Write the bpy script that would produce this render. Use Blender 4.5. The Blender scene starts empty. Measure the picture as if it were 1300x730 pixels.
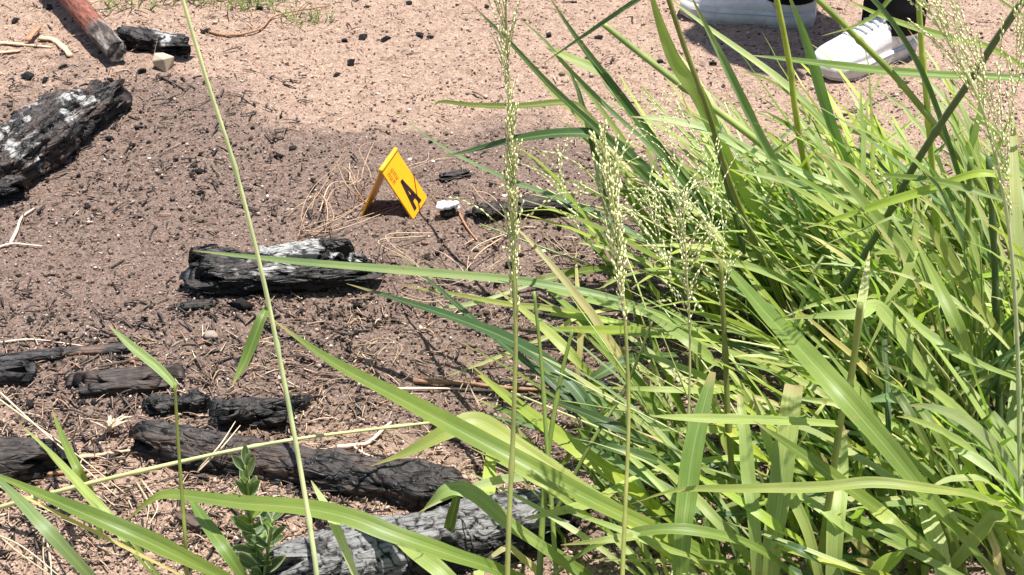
import bpy, bmesh, math, random
import numpy as np
from mathutils import Vector, Matrix, Euler

# ------------------------------------------------------------------ camera, world, sun
sc = bpy.context.scene
COL = sc.collection
CAMZ, PITCH, FPX = 1.5, math.radians(30.5), 2240.0
cam = bpy.data.cameras.new('camera'); cam_o = bpy.data.objects.new('camera', cam); COL.objects.link(cam_o)
cam_o.location = (0, 0, CAMZ); cam_o.rotation_euler = (math.pi/2 - PITCH, 0, 0)
cam.sensor_width = 36; cam.lens = 36*FPX/1300; cam.clip_start = .05; cam.clip_end = 1000
sc.camera = cam_o

SUN_EL, SUN_AZ = math.radians(81), math.radians(80)     # azimuth from +Y towards +X
w = bpy.data.worlds.new('World'); sc.world = w; w.use_nodes = True
nt = w.node_tree; nt.nodes.clear()
sky = nt.nodes.new('ShaderNodeTexSky'); sky.sky_type = 'NISHITA'; sky.sun_disc = False
sky.sun_elevation = SUN_EL; sky.sun_rotation = SUN_AZ
bg = nt.nodes.new('ShaderNodeBackground'); bg.inputs['Strength'].default_value = .08
wo = nt.nodes.new('ShaderNodeOutputWorld')
nt.links.new(sky.outputs[0], bg.inputs[0]); nt.links.new(bg.outputs[0], wo.inputs[0])
sun = bpy.data.lights.new('sun', 'SUN'); sun.energy = 5.0; sun.angle = math.radians(.53); sun.color = (1, .965, .91)
sun_o = bpy.data.objects.new('sun', sun); COL.objects.link(sun_o)
sd = Vector((math.cos(SUN_EL)*math.sin(SUN_AZ), math.cos(SUN_EL)*math.cos(SUN_AZ), math.sin(SUN_EL)))
sun_o.rotation_euler = sd.to_track_quat('Z', 'Y').to_euler(); sun_o.location = sd*8
sc.view_settings.view_transform = 'Standard'; sc.view_settings.look = 'None'
sc.view_settings.exposure = 0.9; sc.view_settings.gamma = 1.0; sc.view_settings.use_curve_mapping = False
sc.render.engine = 'CYCLES'
sc.cycles.max_bounces = 8; sc.cycles.transmission_bounces = 6

# ------------------------------------------------------------------ numeric helpers
rnd = random.Random(7)
NR = np.random.default_rng(7)

def _h(ix, iy, iz, s):
    h = (ix.astype(np.int64)*374761393 + iy.astype(np.int64)*668265263 + iz.astype(np.int64)*2147483647 + s*974634777) & 0xffffffff
    h = ((h ^ (h >> 13))*1274126177) & 0xffffffff
    h = ((h ^ (h >> 16))*2246822519) & 0xffffffff
    return ((h ^ (h >> 15)) & 0xffffff)/float(0xffffff)

def vn(x, y, z=0.0, s=0):
    """value noise in -1..1"""
    x, y, z = np.broadcast_arrays(np.asarray(x, float), np.asarray(y, float), np.asarray(z, float))
    ix, iy, iz = np.floor(x), np.floor(y), np.floor(z)
    fx, fy, fz = x-ix, y-iy, z-iz
    fx, fy, fz = [f*f*f*(f*(f*6-15)+10) for f in (fx, fy, fz)]
    r = 0
    for dx in (0, 1):
        for dy in (0, 1):
            for dz in (0, 1):
                wgt = (fx if dx else 1-fx)*(fy if dy else 1-fy)*(fz if dz else 1-fz)
                r = r + wgt*_h(ix+dx, iy+dy, iz+dz, s)
    return r*2-1

def fbm(x, y, z=0.0, s=0, o=4):
    r, a, f = 0, .5, 1.0
    for k in range(o):
        r = r + a*vn(np.asarray(x)*f, np.asarray(y)*f, np.asarray(z)*f, s+k*17); a *= .5; f *= 2.03
    return r

def voro(x, y, z, s=0):
    """F1, F2, cell random"""
    ix, iy, iz = np.floor(x), np.floor(y), np.floor(z)
    f1 = np.full(x.shape, 9.0); f2 = f1.copy(); cid = np.zeros(x.shape)
    for dx in (-1, 0, 1):
        for dy in (-1, 0, 1):
            for dz in (-1, 0, 1):
                cx, cy, cz = ix+dx, iy+dy, iz+dz
                d = np.sqrt((cx+_h(cx, cy, cz, s)-x)**2 + (cy+_h(cx, cy, cz, s+1)-y)**2 + (cz+_h(cx, cy, cz, s+2)-z)**2)
                m = d < f1
                f2 = np.where(m, f1, np.minimum(f2, d)); cid = np.where(m, _h(cx, cy, cz, s+3), cid); f1 = np.where(m, d, f1)
    return f1, f2, cid

def sst(a, b, x):
    t = np.clip((x-a)/(b-a), 0, 1); return t*t*(3-2*t)

def ray(px, py):
    a, b = (px-650)/FPX, -(py-365)/FPX
    return Vector((a, math.cos(PITCH)+b*math.sin(PITCH), -math.sin(PITCH)+b*math.cos(PITCH)))

def gz(x, y):
    return (.016*vn(x*1.3, y*1.3, 0, 3) + .010*vn(x*3.7, y*3.7, 0, 4) + .004*vn(x*11, y*11, 0, 5)
            + .0075*fbm(x*13, y*15, 0, 81, 2) - .006*sst(.25, .6, fbm(x*7, y*9, 0, 85, 2)))

def gzf(x, y):
    return float(gz(np.array([x]), np.array([y]))[0])

def at(px, py, z=0.0):
    """a place in the scene: z < 1.2 is a height above ground, larger is a distance along +Y"""
    d = ray(px, py)
    t = (z/d.y) if z >= 1.2 else (z-CAMZ)/d.z
    return Vector((0, 0, CAMZ)) + d*t

def atg(px, py):
    p = at(px, py, 0)
    for _ in range(3):
        p = at(px, py, gzf(p.x, p.y))
    return p

def ppm(p):
    """pixels of the photograph per metre at point p"""
    return FPX/((p-Vector((0, 0, CAMZ))).dot(Vector((0, math.cos(PITCH), -math.sin(PITCH)))))

# ------------------------------------------------------------------ materials
def mat(name):
    m = bpy.data.materials.new(name); m.use_nodes = True
    n = m.node_tree; return m, n, n.nodes['Principled BSDF'], n.links

def node(n, t, **kw):
    x = n.nodes.new(t)
    for k, v in kw.items():
        if k in x.inputs.keys(): x.inputs[k].default_value = v
        else: setattr(x, k, v)
    return x

def ramp(n, stops, interp='LINEAR'):
    r = n.nodes.new('ShaderNodeValToRGB'); r.color_ramp.interpolation = interp
    e = r.color_ramp.elements
    while len(e) < len(stops): e.new(.5)
    for el, (p, c) in zip(e, stops):
        el.position = p; el.color = (*c, 1) if len(c) == 3 else c
    return r

def mix(n, fac, a, b, bt='MIX'):
    m = n.nodes.new('ShaderNodeMix'); m.data_type = 'RGBA'; m.blend_type = bt
    def put(sock, v):
        if hasattr(v, 'is_linked') or hasattr(v, 'links'): n.links.new(v, sock)
        elif isinstance(v, (int, float)): sock.default_value = v
        else: sock.default_value = (*v, 1)
    put(m.inputs[0], fac); put(m.inputs[6], a); put(m.inputs[7], b)
    return m.outputs[2]

M = {}
def soil_material():
    m, n, b, L = mat('soil')
    pos = node(n, 'ShaderNodeNewGeometry').outputs['Position']
    at_d = node(n, 'ShaderNodeAttribute', attribute_name='burn').outputs['Fac']
    n1 = node(n, 'ShaderNodeTexNoise', Scale=55.0, Detail=6.0, Roughness=.7); L.new(pos, n1.inputs['Vector'])
    n2 = node(n, 'ShaderNodeTexNoise', Scale=260.0, Detail=4.0, Roughness=.75); L.new(pos, n2.inputs['Vector'])
    v1 = node(n, 'ShaderNodeTexVoronoi', Scale=330.0); L.new(pos, v1.inputs['Vector'])
    v2 = node(n, 'ShaderNodeTexVoronoi', Scale=150.0); L.new(pos, v2.inputs['Vector'])
    sand = ramp(n, [(.26, (.25, .170, .128)), (.42, (.44, .305, .228)), (.56, (.54, .388, .298)), (.75, (.65, .495, .395))]); L.new(n2.outputs['Fac'], sand.inputs[0])
    burnt = ramp(n, [(.30, (.055, .039, .031)), (.45, (.195, .139, .112)), (.58, (.32, .234, .192)), (.75, (.48, .372, .315))]); L.new(n2.outputs['Fac'], burnt.inputs[0])
    c = mix(n, at_d, sand.outputs[0], burnt.outputs[0])
    # patches
    r1 = ramp(n, [(.36, (.62, .58, .56)), (.55, (1, 1, 1)), (.72, (1.12, 1.08, 1.04))]); L.new(n1.outputs['Fac'], r1.inputs[0])
    c = mix(n, .8, c, r1.outputs[0], 'MULTIPLY')
    # single grains, pale and dark
    sep = node(n, 'ShaderNodeSeparateColor'); L.new(v1.outputs['Color'], sep.inputs[0])
    gr = ramp(n, [(0, (.45, .42, .40)), (.25, (.85, .83, .82)), (.7, (1.0, 1.0, 1.0)), (.93, (1.25, 1.22, 1.2)), (1, (1.7, 1.65, 1.6))]); L.new(sep.outputs[0], gr.inputs[0])
    c = mix(n, .7, c, gr.outputs[0], 'MULTIPLY')
    sep2 = node(n, 'ShaderNodeSeparateColor'); L.new(v2.outputs['Color'], sep2.inputs[0])
    pk = ramp(n, [(.0, (1, 1, 1)), (.022, (1, 1, 1)), (.025, (0, 0, 0))], 'CONSTANT'); L.new(sep2.outputs[1], pk.inputs[0])
    c = mix(n, pk.outputs[0], c, (.07, .05, .043))
    L.new(c, b.inputs['Base Color'])
    b.inputs['Roughness'].default_value = .95; b.inputs['Specular IOR Level'].default_value = .15
    bm = node(n, 'ShaderNodeBump', Strength=1.0, Distance=.007)
    ad = node(n, 'ShaderNodeMath', operation='ADD'); L.new(n2.outputs['Fac'], ad.inputs[0])
    mu = node(n, 'ShaderNodeMath', operation='MULTIPLY'); mu.inputs[1].default_value = .8; L.new(n1.outputs['Fac'], mu.inputs[0]); L.new(mu.outputs[0], ad.inputs[1])
    L.new(ad.outputs[0], bm.inputs['Height']); L.new(bm.outputs[0], b.inputs['Normal'])
    return m
M['soil'] = soil_material()

def attr_color(name, rough=.9, spec=.2, bump=0.0, bscale=400.0):
    m, n, b, L = mat(name)
    a = node(n, 'ShaderNodeAttribute', attribute_name='tint')
    no = node(n, 'ShaderNodeTexNoise', Scale=bscale, Detail=3.0); g = node(n, 'ShaderNodeNewGeometry'); L.new(g.outputs['Position'], no.inputs['Vector'])
    r = ramp(n, [(.3, (.7, .7, .7)), (.7, (1.2, 1.2, 1.2))]); L.new(no.outputs['Fac'], r.inputs[0])
    L.new(mix(n, 1.0, a.outputs['Color'], r.outputs[0], 'MULTIPLY'), b.inputs['Base Color'])
    b.inputs['Roughness'].default_value = rough; b.inputs['Specular IOR Level'].default_value = spec
    if bump:
        bm = node(n, 'ShaderNodeBump', Strength=bump, Distance=.002); L.new(no.outputs['Fac'], bm.inputs['Height']); L.new(bm.outputs[0], b.inputs['Normal'])
    return m
M['granule'] = attr_color('granule', .95, .1)
M['straw'] = attr_color('straw', .7, .25)
M['seed'] = attr_color('seed', .6, .25)

def char_material(name, dark, mid, ash, brown=(.10, .065, .05), spec=.5, rough=.42):
    m, n, b, L = mat(name)
    tc = node(n, 'ShaderNodeTexCoord').outputs['Object']
    mp = node(n, 'ShaderNodeMapping'); mp.inputs['Scale'].default_value = (.22, 1, 1); L.new(tc, mp.inputs['Vector'])
    n1 = node(n, 'ShaderNodeTexNoise', Scale=170.0, Detail=6.0, Roughness=.7); L.new(mp.outputs[0], n1.inputs['Vector'])
    n2 = node(n, 'ShaderNodeTexNoise', Scale=60.0, Detail=5.0, Roughness=.65); L.new(tc, n2.inputs['Vector'])
    v = node(n, 'ShaderNodeTexVoronoi', Scale=85.0, feature='DISTANCE_TO_EDGE'); L.new(mp.outputs[0], v.inputs['Vector'])
    r = ramp(n, [(.35, dark), (.55, mid), (.75, tuple(min(1, 1.9*x) for x in mid))]); L.new(n1.outputs['Fac'], r.inputs[0])
    aa = node(n, 'ShaderNodeAttribute', attribute_name='ash').outputs['Fac']
    ab = node(n, 'ShaderNodeAttribute', attribute_name='brown').outputs['Fac']
    c = mix(n, ab, r.outputs[0], brown)
    # ash: broken up by a fine noise of its own
    ad = node(n, 'ShaderNodeMath', operation='ADD'); L.new(aa, ad.inputs[0])
    sb = node(n, 'ShaderNodeMath', operation='MULTIPLY_ADD'); sb.inputs[1].default_value = 1.5; sb.inputs[2].default_value = -.75
    L.new(n2.outputs['Fac'], sb.inputs[0]); L.new(sb.outputs[0], ad.inputs[1])
    ra = ramp(n, [(.35, (0, 0, 0)), (.62, (1, 1, 1))]); L.new(ad.outputs[0], ra.inputs[0])
    ra2 = ramp(n, [(.3, tuple(.45*x for x in ash)), (.6, ash)]); L.new(n1.outputs['Fac'], ra2.inputs[0])
    ga = node(n, 'ShaderNodeMath', operation='GREATER_THAN'); ga.inputs[1].default_value = .02; L.new(aa, ga.inputs[0])
    mm = node(n, 'ShaderNodeMath', operation='MULTIPLY'); L.new(ra.outputs[0], mm.inputs[0]); L.new(ga.outputs[0], mm.inputs[1])
    gn = node(n, 'ShaderNodeNewGeometry'); sn = node(n, 'ShaderNodeSeparateXYZ'); L.new(gn.outputs['Normal'], sn.inputs[0])
    du = node(n, 'ShaderNodeMath', operation='MULTIPLY'); L.new(sn.outputs[2], du.inputs[0]); L.new(n2.outputs['Fac'], du.inputs[1])
    rd = ramp(n, [(.36, (0, 0, 0)), (.62, (.6, .6, .6))]); L.new(du.outputs[0], rd.inputs[0])
    c = mix(n, rd.outputs[0], c, (.12, .10, .088))
    L.new(mix(n, mm.outputs[0], c, ra2.outputs[0]), b.inputs['Base Color'])
    rr = node(n, 'ShaderNodeMath', operation='MULTIPLY_ADD'); rr.inputs[1].default_value = .45; rr.inputs[2].default_value = rough; L.new(mm.outputs[0], rr.inputs[0])
    L.new(rr.outputs[0], b.inputs['Roughness']); b.inputs['Specular IOR Level'].default_value = spec
    bm = node(n, 'ShaderNodeBump', Strength=.9, Distance=.004); L.new(n1.outputs['Fac'], bm.inputs['Height'])
    cr = ramp(n, [(0, (0, 0, 0)), (.10, (1, 1, 1))]); L.new(v.outputs['Distance'], cr.inputs[0])
    bm2 = node(n, 'ShaderNodeBump', Strength=.8, Distance=.003); L.new(cr.outputs[0], bm2.inputs['Height']); L.new(bm.outputs[0], bm2.inputs['Normal'])
    L.new(bm2.outputs[0], b.inputs['Normal'])
    return m
M['char'] = char_material('char', (.0025, .0024, .0023), (.0085, .008, .0078), (.45, .44, .42), spec=.38)
M['char_grey'] = char_material('char_grey', (.004, .004, .004), (.022, .021, .021), (.26, .255, .25), spec=.35, rough=.5)
M['char_brown'] = char_material('char_brown', (.006, .005, .0046), (.030, .024, .0215), (.5, .45, .4), brown=(.16, .095, .065), spec=.35, rough=.6)

def leaf_material(edge=0.0):
    m, n, b, L = mat('leaf')
    uv = node(n, 'ShaderNodeUVMap').outputs[0]
    sp = node(n, 'ShaderNodeSeparateXYZ'); L.new(uv, sp.inputs[0])
    oi = node(n, 'ShaderNodeObjectInfo')
    # fine veins along the blade
    mp = node(n, 'ShaderNodeMapping'); mp.inputs['Scale'].default_value = (26, 2.2, 1); L.new(uv, mp.inputs['Vector'])
    va = node(n, 'ShaderNodeVectorMath', operation='ADD'); L.new(mp.outputs[0], va.inputs[0]); L.new(oi.outputs['Location'], va.inputs[1])
    no = node(n, 'ShaderNodeTexNoise', Scale=1.0, Detail=3.0); L.new(va.outputs[0], no.inputs['Vector'])
    pt = node(n, 'ShaderNodeTexNoise', Scale=9.0, Detail=3.0); g = node(n, 'ShaderNodeNewGeometry'); L.new(g.outputs['Position'], pt.inputs['Vector'])
    r = ramp(n, [(.3, (.72, .74, .62)), (.7, (1.22, 1.2, 1.25))]); L.new(no.outputs['Fac'], r.inputs[0])
    c = mix(n, 1.0, oi.outputs['Color'], r.outputs[0], 'MULTIPLY')
    r2 = ramp(n, [(.35, (.8, .85, .75)), (.68, (1.2, 1.12, 1.0))]); L.new(pt.outputs['Fac'], r2.inputs[0])
    c = mix(n, 1.0, c, r2.outputs[0], 'MULTIPLY')
    bl = node(n, 'ShaderNodeTexNoise', Scale=70.0, Detail=3.0, Roughness=.6); L.new(g.outputs['Position'], bl.inputs['Vector'])
    rb = ramp(n, [(.66, (0, 0, 0)), (.74, (.8, .8, .8))]); L.new(bl.outputs['Fac'], rb.inputs[0])
    c = mix(n, rb.outputs[0], c, (.30, .24, .09))
    # midrib
    mr = node(n, 'ShaderNodeMath', operation='SUBTRACT'); L.new(sp.outputs[0], mr.inputs[0]); mr.inputs[1].default_value = .5
    ab = node(n, 'ShaderNodeMath', operation='ABSOLUTE'); L.new(mr.outputs[0], ab.inputs[0])
    rr = ramp(n, [(0, (.5, .5, .5)), (.03, (.4, .4, .4)), (.06, (0, 0, 0))]); L.new(ab.outputs[0], rr.inputs[0])
    c = mix(n, rr.outputs[0], c, (.34, .42, .16))
    if edge:
        re = ramp(n, [(.0, (0, 0, 0)), (.36, (0, 0, 0)), (.47, (edge, edge, edge))]); L.new(ab.outputs[0], re.inputs[0]); c = mix(n, re.outputs[0], c, (.50, .55, .36))
    # dry tip (uv v near 0), where the blade is old
    dr = ramp(n, [(0, (1, 1, 1)), (.03, (.8, .8, .8)), (.09, (0, 0, 0))]); L.new(sp.outputs[1], dr.inputs[0])
    c = mix(n, dr.outputs[0], c, (.42, .33, .15))
    L.new(c, b.inputs['Base Color']); b.inputs['Roughness'].default_value = .44; b.inputs['Specular IOR Level'].default_value = .5
    bm = node(n, 'ShaderNodeBump', Strength=.35, Distance=.0012); L.new(no.outputs['Fac'], bm.inputs['Height']); L.new(bm.outputs[0], b.inputs['Normal'])
    tr = node(n, 'ShaderNodeBsdfTranslucent'); L.new(mix(n, 1.0, c, (1.15, 1.5, .5), 'MULTIPLY'), tr.inputs['Color'])
    ms = node(n, 'ShaderNodeMixShader'); ms.inputs[0].default_value = .40
    L.new(b.outputs[0], ms.inputs[1]); L.new(tr.outputs[0], ms.inputs[2]); L.new(ms.outputs[0], n.nodes['Material Output'].inputs[0])
    return m
M['leaf'] = leaf_material()

def stem_material():
    m, n, b, L = mat('stem')
    oi = node(n, 'ShaderNodeObjectInfo'); g = node(n, 'ShaderNodeNewGeometry')
    no = node(n, 'ShaderNodeTexNoise', Scale=22.0, Detail=4.0); L.new(g.outputs['Position'], no.inputs['Vector'])
    r = ramp(n, [(.3, (.7, .75, .65)), (.7, (1.25, 1.15, 1.0))]); L.new(no.outputs['Fac'], r.inputs[0])
    L.new(mix(n, 1.0, oi.outputs['Color'], r.outputs[0], 'MULTIPLY'), b.inputs['Base Color'])
    b.inputs['Roughness'].default_value = .45; b.inputs['Specular IOR Level'].default_value = .4
    b.inputs['Subsurface Weight'].default_value = .0
    return m
M['stem'] = stem_material()

def plain(name, col, rough=.6, spec=.4, nscale=60.0, var=.15, bump=.0, metallic=0.0, bdist=.002):
    m, n, b, L = mat(name)
    tc = node(n, 'ShaderNodeTexCoord').outputs['Object']
    no = node(n, 'ShaderNodeTexNoise', Scale=nscale, Detail=5.0, Roughness=.65); L.new(tc, no.inputs['Vector'])
    r = ramp(n, [(.3, tuple(x*(1-var) for x in col)), (.7, tuple(min(1, x*(1+var)) for x in col))]); L.new(no.outputs['Fac'], r.inputs[0])
    L.new(r.outputs[0], b.inputs['Base Color'])
    b.inputs['Roughness'].default_value = rough; b.inputs['Specular IOR Level'].default_value = spec; b.inputs['Metallic'].default_value = metallic
    if bump:
        bm = node(n, 'ShaderNodeBump', Strength=bump, Distance=bdist); L.new(no.outputs['Fac'], bm.inputs['Height']); L.new(bm.outputs[0], b.inputs['Normal'])
    return m
M['yellow'] = plain('marker_yellow', (.85, .355, .004), .42, .4, 25, .06)
M['yellow_edge'] = plain('marker_edge', (.85, .50, .02), .35, .4, 25, .06)
M['print'] = plain('marker_print', (.02, .010, .008), .5, .3)
M['print_small'] = plain('marker_small_print', (.38, .13, .008), .5, .3, 300, .3)
M['stone'] = plain('stone', (.52, .42, .30), .85, .2, 70, .3, .6)
M['pebble'] = plain('pebble', (.33, .26, .22), .85, .2, 90, .3, .5)
M['white_lump'] = plain('white_lump', (.86, .86, .86), .7, .2, 90, .08, .4)
M['shoe'] = plain('shoe_white', (.76, .76, .76), .55, .3, 45, .10, .3)
M['shoe_sole'] = plain('shoe_sole', (.60, .58, .55), .65, .3, 40, .20, .3)
M['shoe_seam'] = plain('shoe_seam', (.45, .46, .48), .7, .2)
M['sole_line'] = plain('shoe_outsole', (.42, .40, .39), .8, .2)
M['trouser'] = plain('trouser_black', (.010, .010, .011), .85, .2, 500, .3, .5)
M['shirt'] = plain('shirt_dark', (.03, .03, .035), .85, .2, 400, .3, .4)
M['skin'] = plain('skin', (.34, .20, .14), .55, .35, 90, .1)
M['hair'] = plain('hair', (.012, .009, .008), .5, .4)
M['wood_pale'] = plain('wood_pale', (.55, .40, .26), .75, .2, 120, .3, .6)
M['wood_brown'] = plain('wood_brown', (.30, .17, .10), .75, .25, 120, .35, .6)
M['wood_red'] = plain('wood_red', (.42, .20, .11), .7, .25, 120, .3, .6)
M['twig'] = plain('twig_pale', (.62, .48, .38), .7, .2, 200, .25, .4)
M['twig_dark'] = plain('twig_dark', (.10, .075, .06), .75, .2, 200, .3, .4)

def pole_material():
    m, n, b, L = mat('pole_bark')
    tc = node(n, 'ShaderNodeTexCoord').outputs['Object']
    sp = node(n, 'ShaderNodeSeparateXYZ'); L.new(tc, sp.inputs[0])
    mp = node(n, 'ShaderNodeMapping'); mp.inputs['Scale'].default_value = (.22, 1, 1); L.new(tc, mp.inputs['Vector'])
    no = node(n, 'ShaderNodeTexNoise', Scale=150.0, Detail=5.0, Roughness=.7); L.new(mp.outputs[0], no.inputs['Vector'])
    n2 = node(n, 'ShaderNodeTexNoise', Scale=70.0, Detail=5.0, Roughness=.7); L.new(mp.outputs[0], n2.inputs['Vector'])
    red = ramp(n, [(.36, (.07, .028, .020)), (.5, (.20, .072, .048)), (.66, (.31, .13, .09))]); L.new(no.outputs['Fac'], red.inputs[0])
    ash = ramp(n, [(.40, (.035, .03, .027)), (.50, (.13, .11, .095)), (.62, (.40, .36, .32))]); L.new(n2.outputs['Fac'], ash.inputs[0])
    ad = node(n, 'ShaderNodeMath', operation='MULTIPLY_ADD'); ad.inputs[1].default_value = .05; L.new(no.outputs['Fac'], ad.inputs[0]); L.new(sp.outputs[0], ad.inputs[2])
    st = ramp(n, [(.0, (1, 1, 1)), (.13, (.95, .95, .95)), (.165, (0, 0, 0))]); L.new(ad.outputs[0], st.inputs[0])
    en = node(n, 'ShaderNodeMath', operation='LESS_THAN'); en.inputs[1].default_value = -.004; L.new(sp.outputs[0], en.inputs[0])
    L.new(mix(n, en.outputs[0], mix(n, st.outputs[0], red.outputs[0], ash.outputs[0]), (.02, .018, .017)), b.inputs['Base Color'])
    b.inputs['Roughness'].default_value = .7; b.inputs['Specular IOR Level'].default_value = .25
    bm = node(n, 'ShaderNodeBump', Strength=.8, Distance=.006); L.new(no.outputs['Fac'], bm.inputs['Height']); L.new(bm.outputs[0], b.inputs['Normal'])
    return m
M['pole'] = pole_material()

# ------------------------------------------------------------------ object helpers
def link(name, me, material=None, parent=None):
    o = bpy.data.objects.new(name, me); COL.objects.link(o)
    if material is not None and me is not None and len(me.materials) == 0: me.materials.append(material)
    if parent is not None: o.parent = parent
    return o

def tag(o, label=None, cat=None, group=None, kind=None):
    if label: o['label'] = label
    if cat: o['category'] = cat
    if group: o['group'] = group
    if kind: o['kind'] = kind
    return o

def thing(name, label, cat, loc=(0, 0, 0), group=None):
    o = bpy.data.objects.new(name, None); COL.objects.link(o); o.location = loc; o.empty_display_size = .05
    return tag(o, label, cat, group)

def child(name, me, material, parent):
    """mesh data in world coordinates, hung under an unrotated Empty"""
    o = link(name, me, material, parent); o.location = -Vector(parent.location); return o

def mesh(name, V, F, smooth=True, uv=None, tint=None, attrs=None):
    me = bpy.data.meshes.new(name)
    V = np.asarray(V, dtype=np.float32); me.vertices.add(len(V)); me.vertices.foreach_set('co', V.ravel())
    if isinstance(F, np.ndarray):
        k = F.shape[1]; nf = len(F); lo = F.astype(np.int32).ravel()
        st = np.arange(0, nf*k, k, dtype=np.int32); tot = np.full(nf, k, np.int32)
    else:
        nf = len(F); lo = np.array([i for f in F for i in f], np.int32)
        tot = np.array([len(f) for f in F], np.int32); st = np.concatenate([[0], np.cumsum(tot)[:-1]]).astype(np.int32)
    me.loops.add(len(lo)); me.loops.foreach_set('vertex_index', lo)
    me.polygons.add(nf); me.polygons.foreach_set('loop_start', st); me.polygons.foreach_set('loop_total', tot)
    me.update(calc_edges=True)
    if smooth: me.polygons.foreach_set('use_smooth', np.ones(nf, bool))
    if uv is not None:
        l = me.uv_layers.new(name='UVMap'); l.data.foreach_set('uv', np.asarray(uv, np.float32)[lo].ravel())
    if tint is not None:
        a = me.color_attributes.new('tint', 'FLOAT_COLOR', 'POINT')
        t = np.ones((len(V), 4), np.float32); t[:, :3] = tint; a.data.foreach_set('color', t.ravel())
    for k, v in (attrs or {}).items():
        a = me.attributes.new(k, 'FLOAT', 'POINT'); a.data.foreach_set('value', np.asarray(v, np.float32))
    me.validate()
    return me

def crom(P, sub=6):
    """Catmull-Rom through control points (Vector)"""
    P = [Vector(p) for p in P]
    if len(P) == 2: return [P[0].lerp(P[1], i/sub) for i in range(sub+1)]
    out = []
    for i in range(len(P)-1):
        p0 = P[i-1] if i > 0 else P[0]*2-P[1]; p1, p2 = P[i], P[i+1]; p3 = P[i+2] if i+2 < len(P) else P[-1]*2-P[-2]
        for k in range(sub):
            t = k/sub
            out.append(.5*((2*p1)+(p2-p0)*t+(2*p0-5*p1+4*p2-p3)*t*t+(3*p1-p0-3*p2+p3)*t*t*t))
    out.append(P[-1].copy()); return out

def ribbon(C, W, N0, fold=.22, twist=(0, 0), wav=.0, seed=0):
    """grass blade: centre line C, width per point W, face direction N0; V-folded, five columns"""
    n = len(C); V = []; UV = []; F = []
    cols = [(-1, 0, 0), (-.52, .30, .24), (0, 1, .5), (.52, .30, .76), (1, 0, 1)]
    L = 0
    for i, p in enumerate(C):
        t = (C[min(i+1, n-1)]-C[max(i-1, 0)]).normalized()
        nn = N0(p, t) if callable(N0) else N0
        s = t.cross(nn)
        if s.length < 1e-4: s = t.cross(Vector((0, 0, 1)))
        s.normalize(); u = s.cross(t).normalized()
        a = twist[0]+(twist[1]-twist[0])*i/(n-1)
        s2 = s*math.cos(a)+u*math.sin(a); u2 = u*math.cos(a)-s*math.sin(a)
        wd = W[i]*.5
        for (cx, dp, uu) in cols:
            wob = wav*wd*math.sin(i*.9+seed+cx*1.3)*abs(cx)
            V.append(p+s2*(cx*wd)-u2*(dp*fold*wd*2*.5)+u2*wob); UV.append((uu, i/(n-1)))
        if i:
            for k in range(4):
                a0 = (i-1)*5+k; F.append((a0, a0+1, a0+6, a0+5))
    return V, F, UV

def tube(C, R, k=6, caps=True, V=None, F=None):
    V = [] if V is None else V; F = [] if F is None else F
    n = len(C); o = len(V); ref = Vector((.31, .2, .93))
    for i, p in enumerate(C):
        t = (C[min(i+1, n-1)]-C[max(i-1, 0)]).normalized()
        s = t.cross(ref)
        if s.length < .05: s = t.cross(Vector((1, 0, 0)))
        s.normalize(); u = s.cross(t)
        for j in range(k):
            a = 2*math.pi*j/k; V.append(p+(s*math.cos(a)+u*math.sin(a))*R[i])
    for i in range(n-1):
        for j in range(k):
            a, b = o+i*k+j, o+i*k+(j+1) % k; F.append((a, b, b+k, a+k))
    if caps:
        F.append(tuple(o+j for j in reversed(range(k)))); F.append(tuple(o+(n-1)*k+j for j in range(k)))
    return V, F

GREENS = {'q': (.62, .68, .34), 'g': (.195, .275, .066), 'l': (.325, .395, .130), 'y': (.38, .46, .075), 'd': (.072, .128, .048), 'b': (.21, .295, .14), 's': (.55, .47, .25), 'o': (.15, .19, .05), 'p': (.47, .52, .27), 'w': (.12, .18, .085)}
def tone(k, v=.12, r=rnd):
    c = GREENS[k]; f = 1+r.uniform(-v, v); h = r.uniform(-.08, .08)
    return (c[0]*f*(1+h), c[1]*f, c[2]*f*(1-h), 1)

CAMP = Vector((0, 0, CAMZ))
def facing(jx=0, jz=.8):
    def f(p, t):
        v = (CAMP-p).normalized(); return (v*.75+Vector((jx, 0, jz))).normalized()
    return f

def wprof(n, wmax, tipw=.04, basew=.55, peak=.55):
    W = []
    for i in range(n):
        t = i/(n-1)
        f = tipw+(1-tipw)*math.sin(min(1, t/peak)*math.pi/2)**.9 if t < peak else 1-(1-basew)*((t-peak)/(1-peak))**1.6
        W.append(wmax*f)
    return W

def hero_blade(parent, pts, wpx, col='g', fold=.25, jx=0, jz=.8, twist=(0, 0), basew=.55, tipw=.04, peak=.5, wav=.06, name='leaf_blade'):
    P = [at(*p) for p in pts]; C = crom(P, 6)
    mid = C[len(C)//2]; wm = wpx/ppm(mid)*1.08
    V, F, UV = ribbon(C, wprof(len(C), wm, tipw, basew, peak), facing(jx, jz), fold, twist, wav, seed=len(bpy.data.objects))
    me = mesh(name, V, F, uv=UV); o = child(name, me, M['leaf'], parent); o.color = tone(col); return o

def hero_culm(parent, pts, wpx, col='g', nodes=4, tip=.5, name='stem'):
    P = [at(*p) for p in pts]; C = crom(P, 8); n = len(C); r0 = .5*wpx/ppm(C[n//2])
    R = [r0*(tip+(1-tip)*i/(n-1)) for i in range(n)]
    for k in range(1, nodes+1):
        i = int(k*n/(nodes+1)); R[i] *= 1.38
    V, F = tube(C, R, 7); o = child(name, mesh(name, V, F), M['stem'], parent); o.color = tone(col); return o

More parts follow.
